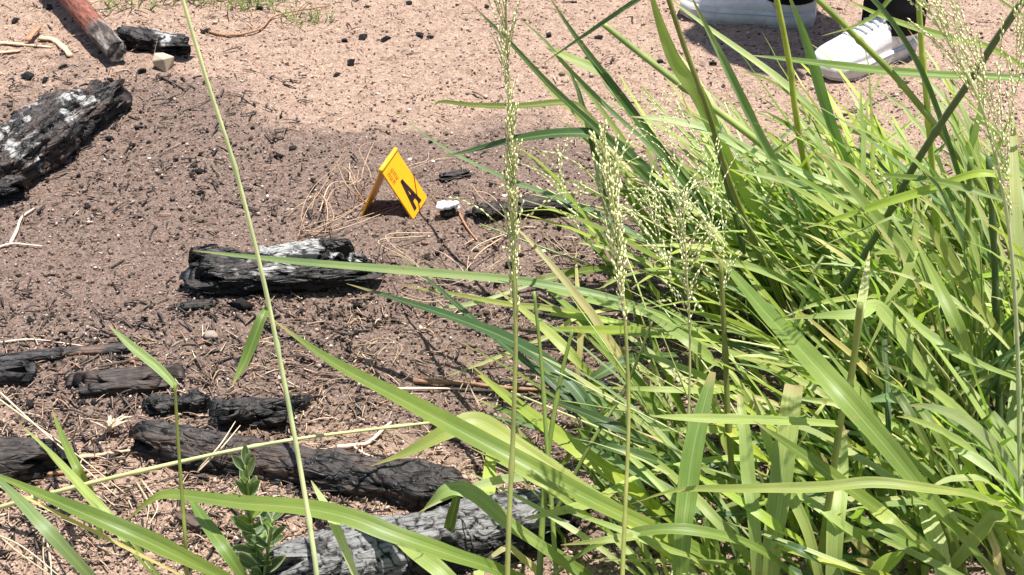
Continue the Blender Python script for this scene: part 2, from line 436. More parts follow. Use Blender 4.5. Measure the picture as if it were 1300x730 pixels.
# ------------------------------------------------------------------ ground
def axis_coords(lo, hi, step, far):
    c = list(np.arange(lo, hi+1e-6, step)); g = step; x = hi
    while x < far: g *= 1.18; x += g; c.append(x)
    g = step; x = lo; pre = []
    while x > -far: g *= 1.18; x -= g; pre.append(x)
    return np.array(pre[::-1]+c)

def burn_field(x, y):
    """how much burnt soil lies at a place (world metres)"""
    x0, y0 = x, y; x = x+.16*fbm(x0*3.1, y0*3.1, 0, 71, 3); y = y+.20*fbm(x0*3.1, y0*3.1, 0, 75, 3)
    def blob(px, py, rx, ry, k=1.0):
        p = at(px, py); return k*np.exp(-(((x-p.x)/rx)**2+((y-p.y)/ry)**2)**1.5)
    b = blob(200, 300, .62, .42)+blob(560, 300, .40, .30, .8)+blob(40, 150, .34, .42, .8)+blob(330, 470, .5, .22, .75)+blob(60, 470, .4, .2, .6)
    b = b+blob(330, 175, .55, .30, .40)+blob(600, 190, .4, .25, .30)
    b = b+blob(820, 300, .5, .35, .7)+blob(1050, 560, .6, .4, .8)+blob(450, 600, .35, .16, .55)+blob(60, 690, .25, .12, .45)
    b = b-blob(170, 630, .24, .13, 1.2)-blob(600, 585, .2, .09, 1.0)-blob(420, 640, .2, .05, .5)-blob(300, 90, .3, .14, .3)
    b = b+.5*fbm(x*4, y*6, 0, 21, 5)+.34*fbm(x*22, y*34, 0, 31, 4)
    return np.clip(sst(.10, 1.0, b), 0, .93)

xs = axis_coords(-1.45, 1.45, .0075, 300); ys = axis_coords(1.45, 4.45, .0075, 300)
X, Y = np.meshgrid(xs, ys)
near = np.exp(-np.maximum(0, np.hypot(X, Y-2.8)-2.2)*.8)
Z = gz(X, Y)+near*(.0042*fbm(X*38, Y*38, 0, 51, 3)+.0030*np.abs(fbm(X*90, Y*90, 0, 61, 2)))
nx, ny = len(xs), len(ys)
idx = np.arange(nx*ny).reshape(ny, nx)
Fq = np.stack([idx[:-1, :-1], idx[:-1, 1:], idx[1:, 1:], idx[1:, :-1]], -1).reshape(-1, 4)
gm = mesh('ground', np.stack([X, Y, Z], -1).reshape(-1, 3), Fq, attrs={'burn': burn_field(X, Y).ravel()})
tag(link('ground', gm, M['soil']), kind='structure')

# ------------------------------------------------------------------ loose grains, crumbs, straw (nobody could count them)
OCT_V = np.array([[1, 0, 0], [0, 1, 0], [-1, 0, 0], [0, -1, 0], [0, 0, 1], [0, 0, -1]], float)
OCT_F = np.array([[0, 1, 4], [1, 2, 4], [2, 3, 4], [3, 0, 4], [1, 0, 5], [2, 1, 5], [3, 2, 5], [0, 3, 5]])
def px_samples(n, boxes):
    """n ground points spread over windows (x0,y0,x1,y1,weight)"""
    wt = np.array([b[4] for b in boxes], float); wt /= wt.sum(); k = NR.choice(len(boxes), n, p=wt); B = np.array(boxes)[k]
    px = B[:, 0]+(B[:, 2]-B[:, 0])*NR.random(n); py = B[:, 1]+(B[:, 3]-B[:, 1])*NR.random(n)
    a = (px-650)/FPX; b = -(py-365)/FPX
    dy = math.cos(PITCH)+b*math.sin(PITCH); dz = -math.sin(PITCH)+b*math.cos(PITCH); t = -CAMZ/dz
    return a*t, dy*t
def bits(name, x, y, size, cols, squash=(.6, 1), lift=.35, label=None):
    n = len(x); ang = NR.random(n)*6.283; sx = size*NR.uniform(.7, 1.5, n); sy = size*NR.uniform(.6, 1.1, n); sz = size*NR.uniform(*squash, n)
    loc = OCT_V[None]*(1+NR.uniform(-.35, .35, (n, 6, 1)))
    vx, vy, vz = loc[..., 0]*sx[:, None], loc[..., 1]*sy[:, None], loc[..., 2]*sz[:, None]
    tl = NR.uniform(-.5, .5, n)[:, None]; vx, vz = vx*np.cos(tl)-vz*np.sin(tl), vx*np.sin(tl)+vz*np.cos(tl)
    c, s = np.cos(ang)[:, None], np.sin(ang)[:, None]
    V = np.stack([x[:, None]+vx*c-vy*s, y[:, None]+vx*s+vy*c, (gz(x, y)+.002+sz*lift)[:, None]+vz], -1).reshape(-1, 3)
    F = (OCT_F[None]+(np.arange(n)*6)[:, None, None]).reshape(-1, 3)
    return tag(link(name, mesh(name, V, F, smooth=False, tint=np.repeat(cols, 6, 0)), M['granule']), label, 'debris', kind='stuff')

def pick(cols, p, n, v=.2):
    c = np.array(cols)[NR.choice(len(cols), n, p=np.array(p)/sum(p))]
    return np.clip(c*(1+NR.uniform(-v, v, (n, 1))), 0, 1)

n = 90000
x, y = px_samples(n, [(-350, -140, 1650, 860, 1.0)])
bf = burn_field(x, y)
c_s = pick([(.46, .335, .25), (.52, .395, .30), (.32, .215, .155), (.19, .13, .10)], [4, 3, 3.5, 1.4], n, .35)
c_b = pick([(.20, .145, .118), (.29, .222, .182), (.09, .066, .055), (.46, .37, .31), (.24, .13, .09)], [4, 3.5, 3, 1.4, .9], n, .35)
bits('soil_granules', x, y, np.exp(NR.normal(math.log(.0016), .46, n)), np.where((NR.random(n) < bf)[:, None], c_b, c_s), label='loose sandy and burnt soil grains strewn over the ground')
n = 6500
x, y = px_samples(n, [(0, 400, 480, 730, 2.2), (-250, -100, 1500, 830, .8), (0, 90, 430, 300, .9), (220, 370, 520, 420, .5), (540, 240, 900, 420, .8), (-250, 420, 100, 730, .7)])
keep = NR.random(n) < np.clip(burn_field(x, y)*1.25-.12, .05, 1); x, y = x[keep], y[keep]; n = len(x)
k = pick([(.018, .016, .015), (.05, .042, .038), (.10, .075, .06)], [5, 2, 1.5], n)
bits('charcoal_crumbs', x, y, np.exp(NR.normal(math.log(.0018), .62, n)), k, (.25, .7), label='fine black charcoal crumbs strewn over the burnt soil')

def litter(name, n, boxes, cols, p, ln=(.008, .045), wd=(.0005, .0019), label=None):
    x, y = px_samples(n, boxes); V = []; F = []; T = []
    tint = pick(cols, p, n, .25)
    for i in range(n):
        a = NR.uniform(0, 6.283); L = NR.uniform(*ln); wv = NR.uniform(*wd); bend = NR.normal(0, .22); up = abs(NR.normal(0, .06)); zz = .002+abs(NR.normal(0, .003))
        o = len(V); px_, py_ = x[i], y[i]; h = zz
        m = 5
        for j in range(m):
            t = j/(m-1); aa = a+bend*t
            px_ += math.cos(aa)*L/m; py_ += math.sin(aa)*L/m; hh = h+L*up*math.sin(t*3.0)
            ww = wv*(1-.6*t)
            V.append((px_-math.sin(aa)*ww, py_+math.cos(aa)*ww, hh)); V.append((px_+math.sin(aa)*ww, py_-math.cos(aa)*ww, hh)); V.append((px_, py_, hh+ww*.9))
            T += [tint[i]]*3
            if j:
                q = o+3*(j-1); F += [(q, q+2, q+5, q+3), (q+2, q+1, q+4, q+5), (q+1, q, q+3, q+4)]
    V = np.array(V); V[:, 2] += gz(V[:, 0], V[:, 1])
    return tag(link(name, mesh(name, V, np.array(F), smooth=False, tint=np.array(T)), M['straw']), label, 'debris', kind='stuff')
STR = [(.46, .33, .22), (.36, .25, .16), (.60, .48, .35), (.25, .165, .11), (.10, .07, .055), (.42, .24, .15)]
litter('straw_litter', 4200, [(0, 440, 500, 730, 2.4), (300, 380, 820, 640, 1.2), (-250, -100, 200, 130, 1.3), (180, -60, 450, 60, .5), (-200, -100, 1500, 800, 1.0), (600, 200, 1100, 640, 1.0)], STR, [3, 3, 1.6, 3, 2, 1], label='dry straw and stalk litter strewn over the burnt ground')
litter('dark_stalk_litter', 1500, [(0, 380, 480, 730, 2), (-200, -100, 1400, 800, 1.4), (0, 100, 400, 300, .7)], [(.05, .04, .035), (.11, .08, .065), (.18, .12, .09)], [3, 2, 1], (.01, .05), (.0012, .0032), label='charred black stalk bits strewn over the burnt ground')

# ------------------------------------------------------------------ charred wood
def char_mesh(name, L, rw, rh, seed, nu=90, nv=56, ex=2.6, low=.16, fib=.06, crack=.10, cl=.045, ct=.022, ash=None, taper=(.9, .85), brown=None, bow=0.0, jagk=1.6, edge=.12):
    """a lump of burnt wood lying along local X, its base near z=0"""
    u = np.linspace(0, 1, nu); th = np.linspace(0, 2*np.pi, nv, endpoint=False)
    U, T = np.meshgrid(u, th, indexing='ij')
    prof = np.minimum(1, np.minimum(U/.045, (1-U)/.045)); prof = np.sqrt(np.clip(1-(1-prof)**2, 0, 1))
    tp = taper[0]*(1-U)+taper[1]*U+.10*vn(U*3.2, 0, 0, seed+9)
    c, s = np.cos(T), np.sin(T)
    sq = (np.abs(c)**ex+np.abs(s)**ex)**(-1/ex)
    yy, zz = c*sq, s*sq
    xx = (U-.5)*L
    ax, ay, az = xx, yy*rw, zz*rh
    d = low*fbm(ax/(rw*1.6), ay/(rw*1.1), az/(rw*1.1), seed, 3)*2
    d = d+fib*2*fbm(ax*16, ay*150, az*150, seed+5, 3)
    f1, f2, cid = voro(ax/cl+.25*vn(ax*60, ay*60, az*60, seed+40), ay/ct, az/ct, seed+7)
    e = sst(0, edge, f2-f1)
    d = d-crack*(1-e)+crack*.7*(cid-.5)
    r = prof*tp*(1+d)
    jag = jagk*rw*(.55*vn(yy*1.8+U*.01, zz*1.8, 0, seed+3)+.30*vn(yy*5, zz*5, 0, seed+13)+.14*vn(yy*14, zz*14, 0, seed+15))
    endf = np.clip((np.abs(2*U-1)-(1-2.2*rw/L))/(2.2*rw/L), 0, 1)
    px = xx+jag*endf*np.sign(U-.5)
    py = yy*rw*r+bow*np.sin(U*np.pi); pz = zz*rh*r
    a = np.zeros_like(U); bn = np.zeros_like(U)
    if ash:
        amt, sc_, x0, x1, zt = ash
        a = amt*sst(-.25, .35, fbm(ax*sc_, ay*sc_, az*sc_, seed+77, 3)+.30*(zz-zt))*sst(x0-.08, x0+.05, U)*(1-sst(x1-.05, x1+.08, U))*(.35+.65*e)
    if brown:
        bn = brown*sst(0, .35, fbm(ax*20, ay*45, az*45, seed+90, 3)+.1)
    V = np.stack([px, py, pz], -1).reshape(-1, 3)
    I = np.arange(nu*nv).reshape(nu, nv); J = np.roll(I, -1, 1)
    F = np.stack([I[:-1], J[:-1], J[1:], I[1:]], -1).reshape(-1, 4)
    V[:, 2] += rh*.82
    return mesh(name, V, F, attrs={'ash': a.ravel(), 'brown': bn.ravel()})

def lay(o, p0, p1, sink=.0, tilt=0.0, roll=0.0):
    """put a char mesh with its axis from ground pixel p0 to p1"""
    A, B = atg(*p0), atg(*p1); d = B-A
    o.location = (A+B)/2+Vector((0, 0, -sink)); o.rotation_euler = (roll, -math.atan2(d.z, math.hypot(d.x, d.y))+tilt, math.atan2(d.y, d.x))
    return (B-A).length

def dist(p0, p1): return (atg(*p1)-atg(*p0)).length

def charred(name, label, cat, p0, p1, rw, rh, seed, mt='char', sink=.004, tilt=0, roll=0, group=None, **kw):
    L = dist(p0, p1); me = char_mesh(name, L, rw, rh, seed, **kw)
    o = link(name, me, M[mt]); lay(o, p0, p1, sink, tilt, roll); return tag(o, label, cat, group)

# log with ash beside the marker: slabs that split apart while burning
A, B = atg(250, 372), atg(474, 366); c = (A+B)/2
lg = thing('charred_log', 'split charred log with white ash on top beside the yellow evidence marker', 'log', c)
def slab(p0, p1, rw, rh, seed, dz=0.0, mt='char', tilt=0, roll=0, **kw):
    L = dist(p0, p1); o = link('charred_slab', char_mesh('charred_slab', L, rw, rh, seed, **kw), M[mt]); lay(o, p0, p1, -dz, tilt, roll)
    o.parent = lg; o.location = o.location-Vector(lg.location); return o
slab((258, 370), (464, 364), .035, .029, 11, .0, nu=190, nv=90, ex=2.7, low=.2, fib=.15, crack=.13, cl=.075, ct=.016, ash=(.55, 26, .12, .60, .35), taper=(1.05, .5))
slab((340, 352), (436, 348), .025, .039, 12, .003, nu=130, nv=80, ex=2.4, low=.24, fib=.18, crack=.15, cl=.05, ct=.011, ash=(1.05, 20, .0, 1, -.1), taper=(.72, .9), roll=.22)
slab((258, 352), (336, 350), .027, .031, 13, .003, nu=90, nv=70, ex=2.2, low=.3, fib=.14, crack=.18, cl=.03, ct=.018, taper=(.95, .5))
slab((424, 350), (466, 353), .023, .028, 14, .002, nu=80, nv=60, ex=2.2, low=.34, fib=.12, crack=.16, cl=.03, ct=.016, ash=(1.15, 22, .0, .9, -.2), taper=(.95, .5))

charred('charred_log', 'thick crumbling burnt log with pale ash ridge below the reddish pole', 'log', (-70, 274), (142, 136), .064, .049, 21, nu=240, nv=120, low=.36, fib=.11, crack=.12, cl=.04, ct=.022, ash=(.80, 13, .25, .98, .62), taper=(1.15, .72), brown=.5, sink=.012)
charred('charred_log', 'long dark cracked log lying behind the leafy weed and bare stem', 'log', (184, 568), (588, 642), .033, .030, 31, nu=260, nv=90, low=.2, fib=.09, crack=.10, cl=.03, ct=.018, taper=(.95, 1.05), mt='char', brown=.55, sink=.013)
charred('charred_log', 'grey ash-coated log with a net of cracks under the grass blades', 'log', (352, 748), (705, 680), .052, .045, 41, nu=280, nv=110, low=.14, fib=.06, crack=.085, cl=.026, ct=.020, edge=.10, taper=(.85, 1.0), mt='char_grey', ash=(.68, 16, 0, 1, -.1), sink=.016)
charred('charred_log', 'dark log stub with a worn grey top beside long grass blades', 'log', (-70, 606), (56, 600), .040, .034, 51, nu=90, nv=60, low=.15, fib=.06, crack=.06, cl=.06, ct=.02, mt='char_brown', sink=.006)
charred('charred_wood', 'glossy black charcoal block with a painted white glint beside the pale stone', 'charcoal', (154, 58), (233, 66), .034, .026, 61, nu=80, nv=60, ex=2.2, low=.42, fib=.08, crack=.10, cl=.05, ct=.025, ash=(1.0, 22, .5, .85, .9), sink=.004)  # the ash mask here paints a white glint on the block
charred('charred_wood', 'rounded cracked charcoal lump resting behind the long dark log', 'charcoal', (284, 540), (356, 534), .030, .024, 71, nu=70, nv=60, ex=2.0, low=.42, crack=.16, cl=.03, ct=.03, sink=.004)
charred('charred_board', 'flat charred board with a split end among the burnt debris', 'board', (112, 494), (207, 488), .032, .012, 81, nu=70, nv=50, ex=5, low=.12, fib=.10, crack=.06, cl=.08, ct=.03, mt='char_brown', brown=.2, sink=.0)
charred('charred_board', 'thin tan half-burnt wood strip lying on the debris', 'board', (62, 452), (166, 444), .012, .006, 82, nu=60, nv=40, ex=3, low=.1, fib=.10, crack=.03, mt='char_brown', brown=1.6, sink=.0)
charred('charred_board', 'narrow black board lying against the tan wood strip', 'board', (0, 462), (76, 455), .014, .010, 83, nu=60, nv=40, ex=3, low=.15, fib=.1, crack=.08, mt='char_grey', sink=.002)
charred('charred_board', 'square-ended black board piece beside the narrow black board', 'board', (-30, 482), (26, 480), .026, .014, 84, nu=50, nv=44, ex=5, low=.1, fib=.06, crack=.06, mt='char_grey', sink=.002)
charred('charred_wood', 'black charred knot lying below the split charred board', 'charcoal', (186, 524), (262, 520), .016, .016, 85, nu=60, nv=44, low=.4, crack=.2, cl=.02, ct=.02, sink=.002)
charred('charred_wood', 'dark charred branch end half hidden behind the seed heads', 'branch', (655, 272), (722, 268), .019, .019, 86, nu=60, nv=44, low=.1, crack=.05, mt='char_brown', sink=.002)
charred('charred_wood', 'knobbly charred root piece beside the dark branch end', 'charcoal', (606, 276), (662, 272), .020, .016, 87, nu=60, nv=44, low=.42, crack=.2, cl=.02, ct=.02, mt='char_brown', sink=.003)
charred('charred_chip', 'flat fibrous charcoal chip behind the white lump', 'charcoal', (566, 227), (590, 223), .019, .006, 88, nu=50, nv=40, low=.2, fib=.25, crack=.2, cl=.03, ct=.008, mt='char_brown', sink=.002)
charred('charred_chip', 'thin flat black chip at the left foot of the split log', 'charcoal', (232, 392), (268, 388), .012, .006, 89, nu=40, nv=36, low=.1, fib=.1, crack=.04, mt='char_grey', sink=.0)
charred('charred_chip', 'small black lump standing beside a reddish wood chip', 'charcoal', (362, 524), (382, 520), .012, .014, 90, nu=40, nv=36, low=.2, crack=.1, sink=.0)
charred('wood_chip', 'small reddish wood chip standing by the round charcoal lump', 'chip', (376, 523), (394, 514), .008, .013, 91, nu=40, nv=36, low=.2, fib=.1, crack=.05, mt='char_brown', brown=3, sink=.0, tilt=-.5)
charred('charred_wood', 'dark burnt lump peeping between the grass blades and reddish stick', 'charcoal', (728, 500), (772, 500), .016, .014, 92, nu=40, nv=36, low=.2, crack=.1, sink=.0)
charred('charred_wood', 'small dark burnt stub lying between thin stems and sand', 'charcoal', (228, 660), (262, 678), .010, .008, 93, nu=40, nv=36, low=.2, crack=.1, mt='char_brown', brown=.6, sink=.0)
charred('charred_log', 'black end of a burnt log under the thick ash-ridged log', 'log', (-70, 262), (22, 252), .040, .034, 94, nu=70, nv=50, low=.25, crack=.15, sink=.006)

# small lumps of charcoal and stones
def lump_mesh(name, seed, sub=2, rough=.28, flat=.7):
    bm = bmesh.new(); bmesh.ops.create_icosphere(bm, subdivisions=sub, radius=1)
    P = np.array([v.co[:] for v in bm.verts]); F = [tuple(v.index for v in f.verts) for f in bm.faces]; bm.free()
    f1, f2, cid = voro(P[:, 0]*1.1+5, P[:, 1]*1.1+5, P[:, 2]*1.1+5, seed)
    r = 1+rough*(cid-.5)*1.6+rough*.5*vn(P[:, 0]*2, P[:, 1]*2, P[:, 2]*2, seed+5)
    P = P*r[:, None]; P[:, 2] *= flat; P[:, 1] *= .8
    return mesh(name, P, F, smooth=False)
def hull_mesh(name, seed, n_=22, flat=.8):
    r_ = random.Random(seed); bm = bmesh.new()
    for _ in range(n_):
        v = Vector((r_.gauss(0, 1), r_.gauss(0, 1), r_.gauss(0, 1))).normalized()*r_.uniform(.72, 1.12); bm.verts.new((v.x, v.y*.82, v.z*flat))
    h = bmesh.ops.convex_hull(bm, input=bm.verts)
    bmesh.ops.delete(bm, geom=[v for v in bm.verts if not v.link_faces], context='VERTS')
    bmesh.ops.bevel(bm, geom=bm.edges[:], offset=.05, segments=1, affect='EDGES')
    me = bpy.data.meshes.new(name); bm.to_mesh(me); bm.free(); return me
LUMPS = [hull_mesh('charcoal_lump', 100+i*7, 16) for i in range(8)]
for m_ in LUMPS: m_.materials.append(M['char'])
def lump(px, py, wpx, label, group=None, name='charcoal_lump', me=None, hk=.75, mt=None, cat='charcoal'):
    p = atg(px, py); r = .5*wpx/ppm(p)
    o = link(name, me or LUMPS[rnd.randrange(8)], mt); o.scale = (r, r, r*hk*rnd.uniform(.85, 1.2)); o.rotation_euler = (rnd.uniform(-.2, .2), rnd.uniform(-.2, .2), rnd.uniform(0, 6.28))
    o.location = p+Vector((0, 0, r*hk*.42)); return tag(o, label, cat, group)
ANCH = [(470, 60, 'in a loose group on the pale sand behind the marker'), (540, 45, 'on pale sand far behind the marker'), (740, 60, 'on pale sand behind the leaning grass blades'), (480, 0, 'far back on the pale sand'),
        (110, 560, 'beside the small dry grass stump'), (200, 512, 'beside the split charred board'), (70, 445, 'against the tan wood strip'), (40, 510, 'between the black board and the log stub'), (480, 570, 'beside the forked twig'),
        (60, 675, 'on sand under the long green blades'), (330, 600, 'in front of the long dark log'), (200, 670, 'near the short upright grass stem'), (60, 95, 'behind the thick ash-ridged log'), (170, 184, 'on brown soil in front of the ash-ridged log'),
        (60, 15, 'behind the reddish pole'), (300, 30, 'near the bent dead twig'), (360, 185, 'on brown soil behind the straw tuft'), (548, 325, 'between the marker and the tangled blades'), (362, 398, 'at the front foot of the split log'), (190, 92, 'beside the pale stone'), (880, 82, 'on the sand by the person\'s shadow')]
for (px, py, wd) in [(437, 54, 13), (462, 50, 19), (490, 52, 16), (447, 82, 17), (428, 98, 16), (532, 47, 18), (546, 49, 12), (696, 46, 12), (746, 78, 14), (760, 50, 14), (520, 6, 12), (466, 10, 10), (838, 80, 12), (652, 28, 8), (618, 10, 10), (905, 82, 12), (128, 560, 15), (92, 548, 11), (75, 438, 12), (155, 524, 14), (240, 512, 16), (262, 530, 12), (196, 508, 14), (120, 512, 12), (110, 588, 14), (460, 562, 14), (498, 580, 10), (40, 515, 18), (10, 512, 14), (64, 500, 16), (96, 470, 12), (150, 470, 10), (60, 665, 13), (95, 690, 12), (210, 634, 12), (30, 660, 12), (375, 610, 12), (180, 700, 12), (275, 590, 12), (545, 600, 10), (350, 590, 12), (36, 100, 22), (58, 104, 14), (80, 86, 14), (180, 92, 14), (140, 178, 14), (168, 186, 13), (188, 182, 9), (60, 12, 18), (20, 30, 16), (330, 12, 12), (262, 42, 16), (100, 8, 12), (372, 190, 12), (350, 178, 10), (540, 328, 16), (555, 322, 12), (345, 398, 14), (365, 404, 12), (212, 366, 8), (382, 396, 10)]:
    an = min(ANCH, key=lambda q: (q[0]-px)**2+(q[1]-py)**2)[2]
    lump(px, py, wd, 'small black charcoal lump '+an, 'charcoal lumps '+an)
rq = random.Random(77)
for k in range(44):
    px, py = (rq.uniform(-10, 290), rq.uniform(436, 600)) if k < 34 else (rq.uniform(180, 560), rq.uniform(560, 700))
    an = min(ANCH, key=lambda q: (q[0]-px)**2+(q[1]-py)**2)[2]
    o = lump(px, py, rq.uniform(9, 24), 'flat black charcoal chip '+an, 'charcoal chips '+an, 'charcoal_chip', hk=.35)
    o.scale.y *= rq.uniform(.35, .7)
sl = hull_mesh('stone', 31, 15, .95); sl.materials.append(M['stone'])
lump(208, 86, 34, 'pale beige angular stone in front of the glossy charcoal block', None, 'stone', sl, 1.0, cat='stone')
pl = lump_mesh('pebble', 311, 3, .12, .8); pl.materials.append(M['pebble'])
lump(268, 428, 19, 'round brown pebble lying alone below the split charred log', None, 'pebble', pl, .8, cat='pebble')
# white lump: burnt bone-like piece on a dark base
p = atg(568, 274); wl = thing('white_lump', 'bright white knobbly lump on a dark base right of the evidence marker', 'lump', p)
r = .5*30/ppm(p)
o = link('dark_base', lump_mesh('dark_base', 321, 2, .3, .9), M['char'], wl); o.scale = (r*.72, r*.7, r*.62); o.location = (0, 0, r*.40)
bm = bmesh.new()
for (cx, cz, rr, sx) in [(-.35, .95, .62, 1.1), (.2, 1.0, .55, 1.2), (.72, 1.15, .42, .8), (.9, .78, .30, .8)]:
    g = bmesh.ops.create_icosphere(bm, subdivisions=2, radius=rr*r*.85)
    for v in g['verts']:
        k = 1+.45*float(vn(v.co.x*160, v.co.y*160, v.co.z*160, 5)); v.co *= k; v.co.x = v.co.x*sx+cx*r; v.co.z = v.co.z*.7+cz*r
me = bpy.data.meshes.new('white_cap'); bm.to_mesh(me); bm.free(); me.polygons.foreach_set('use_smooth', [True]*len(me.polygons)); link('white_cap', me, M['white_lump'], wl)

# pale pebbles
G4 = 'pale stone chips on the ground'
pc = lump_mesh('stone_chip', 331, 1, .3, .6); pc.materials.append(plain('chip', (.72, .64, .57), .8, .2, 90, .15))
for (px, py, wd) in [(520, 204, 8), (550, 206, 7), (640, 250, 8), (690, 320, 8), (190, 202, 8), (340, 250, 6), (62, 360, 5), (420, 440, 6), (590, 350, 7), (730, 236, 8), (300, 300, 5), (520, 140, 7), (480, 120, 6), (150, 300, 5), (240, 440, 6), (700, 350, 6)]:
    lump(px, py, wd, 'tiny pale stone chip on the ground', G4, 'stone_chip', pc, .8, cat='stone')

# reddish pole with ash-whitened burnt end, coming down from above left
tip = atg(150, 84)+Vector((0, 0, .034)); far = at(40, -60, .075); d = (far-tip)
C = crom([tip, tip.lerp(far, .35), tip.lerp(far, .7), far, far+d*.9], 10)
C = [C[0], C[0].lerp(C[1], .02), C[0].lerp(C[1], .2)]+C[1:]
V, F = tube(C, [.0225+.0035*min(1, i/25) for i in range(len(C))], 24)
q = d.to_track_quat('X', 'Z'); mi = Matrix.Translation(tip) @ q.to_matrix().to_4x4()
V = [mi.inverted() @ v for v in V]
V = [Vector((v.x+(.006*k_+.25*v.z if v.x < .012 else 0), v.y*(1+.07*k_), v.z*(1+.07*k_))) for v in V for k_ in [float(fbm(v.x*9, v.y*40, v.z*40, 401, 3))*2]]
pm = mesh('burnt_pole', V, F)
for f_ in pm.polygons:
    if len(f_.vertices) > 4: f_.use_smooth = False
pr = link('burnt_pole', pm, M['pole']); pr.matrix_world = mi
tag(pr, 'reddish brown pole with a white ash-coated burnt end leaning in', 'pole')

# ------------------------------------------------------------------ sticks and twigs
def stick(label, pts, wpx, mt='twig', cat='stick', name='stick', tip=.5, lift=.3, group=None, k=7):
    P = []
    for p in pts:
        q = atg(p[0], p[1]); q.z += (p[2] if len(p) > 2 else 0)
        P.append(q)
    r = .5*wpx/ppm(P[0]); P = [p+Vector((0, 0, r*.8+.003)) for p in P]
    C = crom(P, 5); n = len(C); rr = random.Random(len(label)+int(pts[0][0]))
    V, F = tube(C, [r*(1-(1-tip)*i/(n-1))*(1+rr.uniform(-.14, .14)) for i in range(n)], k)
    c = sum(P, Vector())/len(P); V = [v-c for v in V]
    if name == 'wood_strip': V = [Vector((v.x, v.y, v.z*.45)) for v in V]; c = c-Vector((0, 0, r*.4))
    o = link(name, mesh(name, V, F), M[mt]); o.location = c; return tag(o, label, cat, group)
stick('long reddish brown stick lying behind the grass stems', [(525, 488), (580, 491), (640, 497), (690, 500)], 8, 'wood_brown')
stick('thin pale grey stick in front of the long reddish stick', [(455, 492), (500, 497), (560, 497), (640, 500)], 5, 'twig')
fk = thing('forked_twig', 'small pale forked twig above the long dark log', 'twig', atg(470, 570))
for pts, wp in (([(428, 572), (448, 570), (468, 566), (488, 548), (497, 540)], 7), ([(448, 570), (462, 580), (474, 584)], 4)):
    P = [atg(a, b)+Vector((0, 0, .006)) for a, b in pts]; C = crom(P, 5); r = .5*wp/ppm(P[0])
    V, F = tube(C, [r*(1-.5*i/len(C)) for i in range(len(C))], 7); child('prong', mesh('prong', V, F), M['twig'], fk)
stick('pale flat wood strip crossing near the reddish pole', [(-40, 62), (0, 58), (40, 60), (66, 62)], 9, 'wood_pale', 'wood strip', 'wood_strip')
stick('curved pale wood strip ending beside the burnt pole', [(52, 52), (68, 54), (82, 64), (90, 74)], 10, 'wood_pale', 'wood strip', 'wood_strip', .8)
stick('short tan wood strip crossing the pale flat strip', [(36, 60, .01), (44, 50, .012), (52, 42, .01)], 9, 'wood_red', 'wood strip', 'wood_strip', .7)
stick('broad pale wood strip lowest of the crossed strips', [(-40, 72), (-5, 70), (26, 66)], 8, 'wood_pale', 'wood strip', 'wood_strip', .7)
stick('forked pale twig below the ash-ridged log', [(14, 312), (22, 296), (28, 280), (44, 268)], 5, 'twig', 'twig', 'twig')
stick('pale curved twig lying beside the forked pale twig', [(-10, 320), (14, 313), (34, 314), (54, 316)], 4, 'twig', 'twig', 'twig')
stick('thin dark twig pointing from the pale stone across the sand', [(200, 98), (216, 106), (234, 116)], 4, 'twig_dark', 'twig', 'twig')
stick('pale tan stick among straw in front of the leaning weed blade', [(70, 586), (110, 584), (140, 580), (168, 576)], 7, 'wood_pale')
stick('thin tan stick lying in the straw left of the dark log', [(60, 606), (100, 602), (130, 602)], 6, 'wood_brown')
stick('brown dead stick in front of the dark log and weed', [(405, 696), (470, 682), (520, 680)], 6, 'wood_brown')
stick('thin dead twig under the arching grass leaf by the weed', [(366, 700), (400, 690), (430, 668)], 5, 'wood_brown')
stick('long dry pale stalk lying near the debris boards', [(0, 438), (40, 434), (90, 440), (130, 446)], 3, 'twig', 'twig', 'twig')
stick('dark thin twig lying in debris by the charred board', [(120, 470), (160, 462), (200, 452)], 4, 'twig_dark', 'twig', 'twig')
stick('dry twig lying on sand behind the right grass', [(1060, 152), (1100, 138), (1150, 118)], 4, 'twig_dark', 'twig', 'twig')
stick('reddish thin twig pointing away from the white lump', [(580, 268), (592, 290), (604, 306)], 3, 'wood_red', 'twig', 'twig')
stick('dead twig bent near the top grass tuft', [(255, 40), (290, 48), (330, 40), (352, 22), (420, 10)], 4, 'wood_brown', 'twig', 'twig')

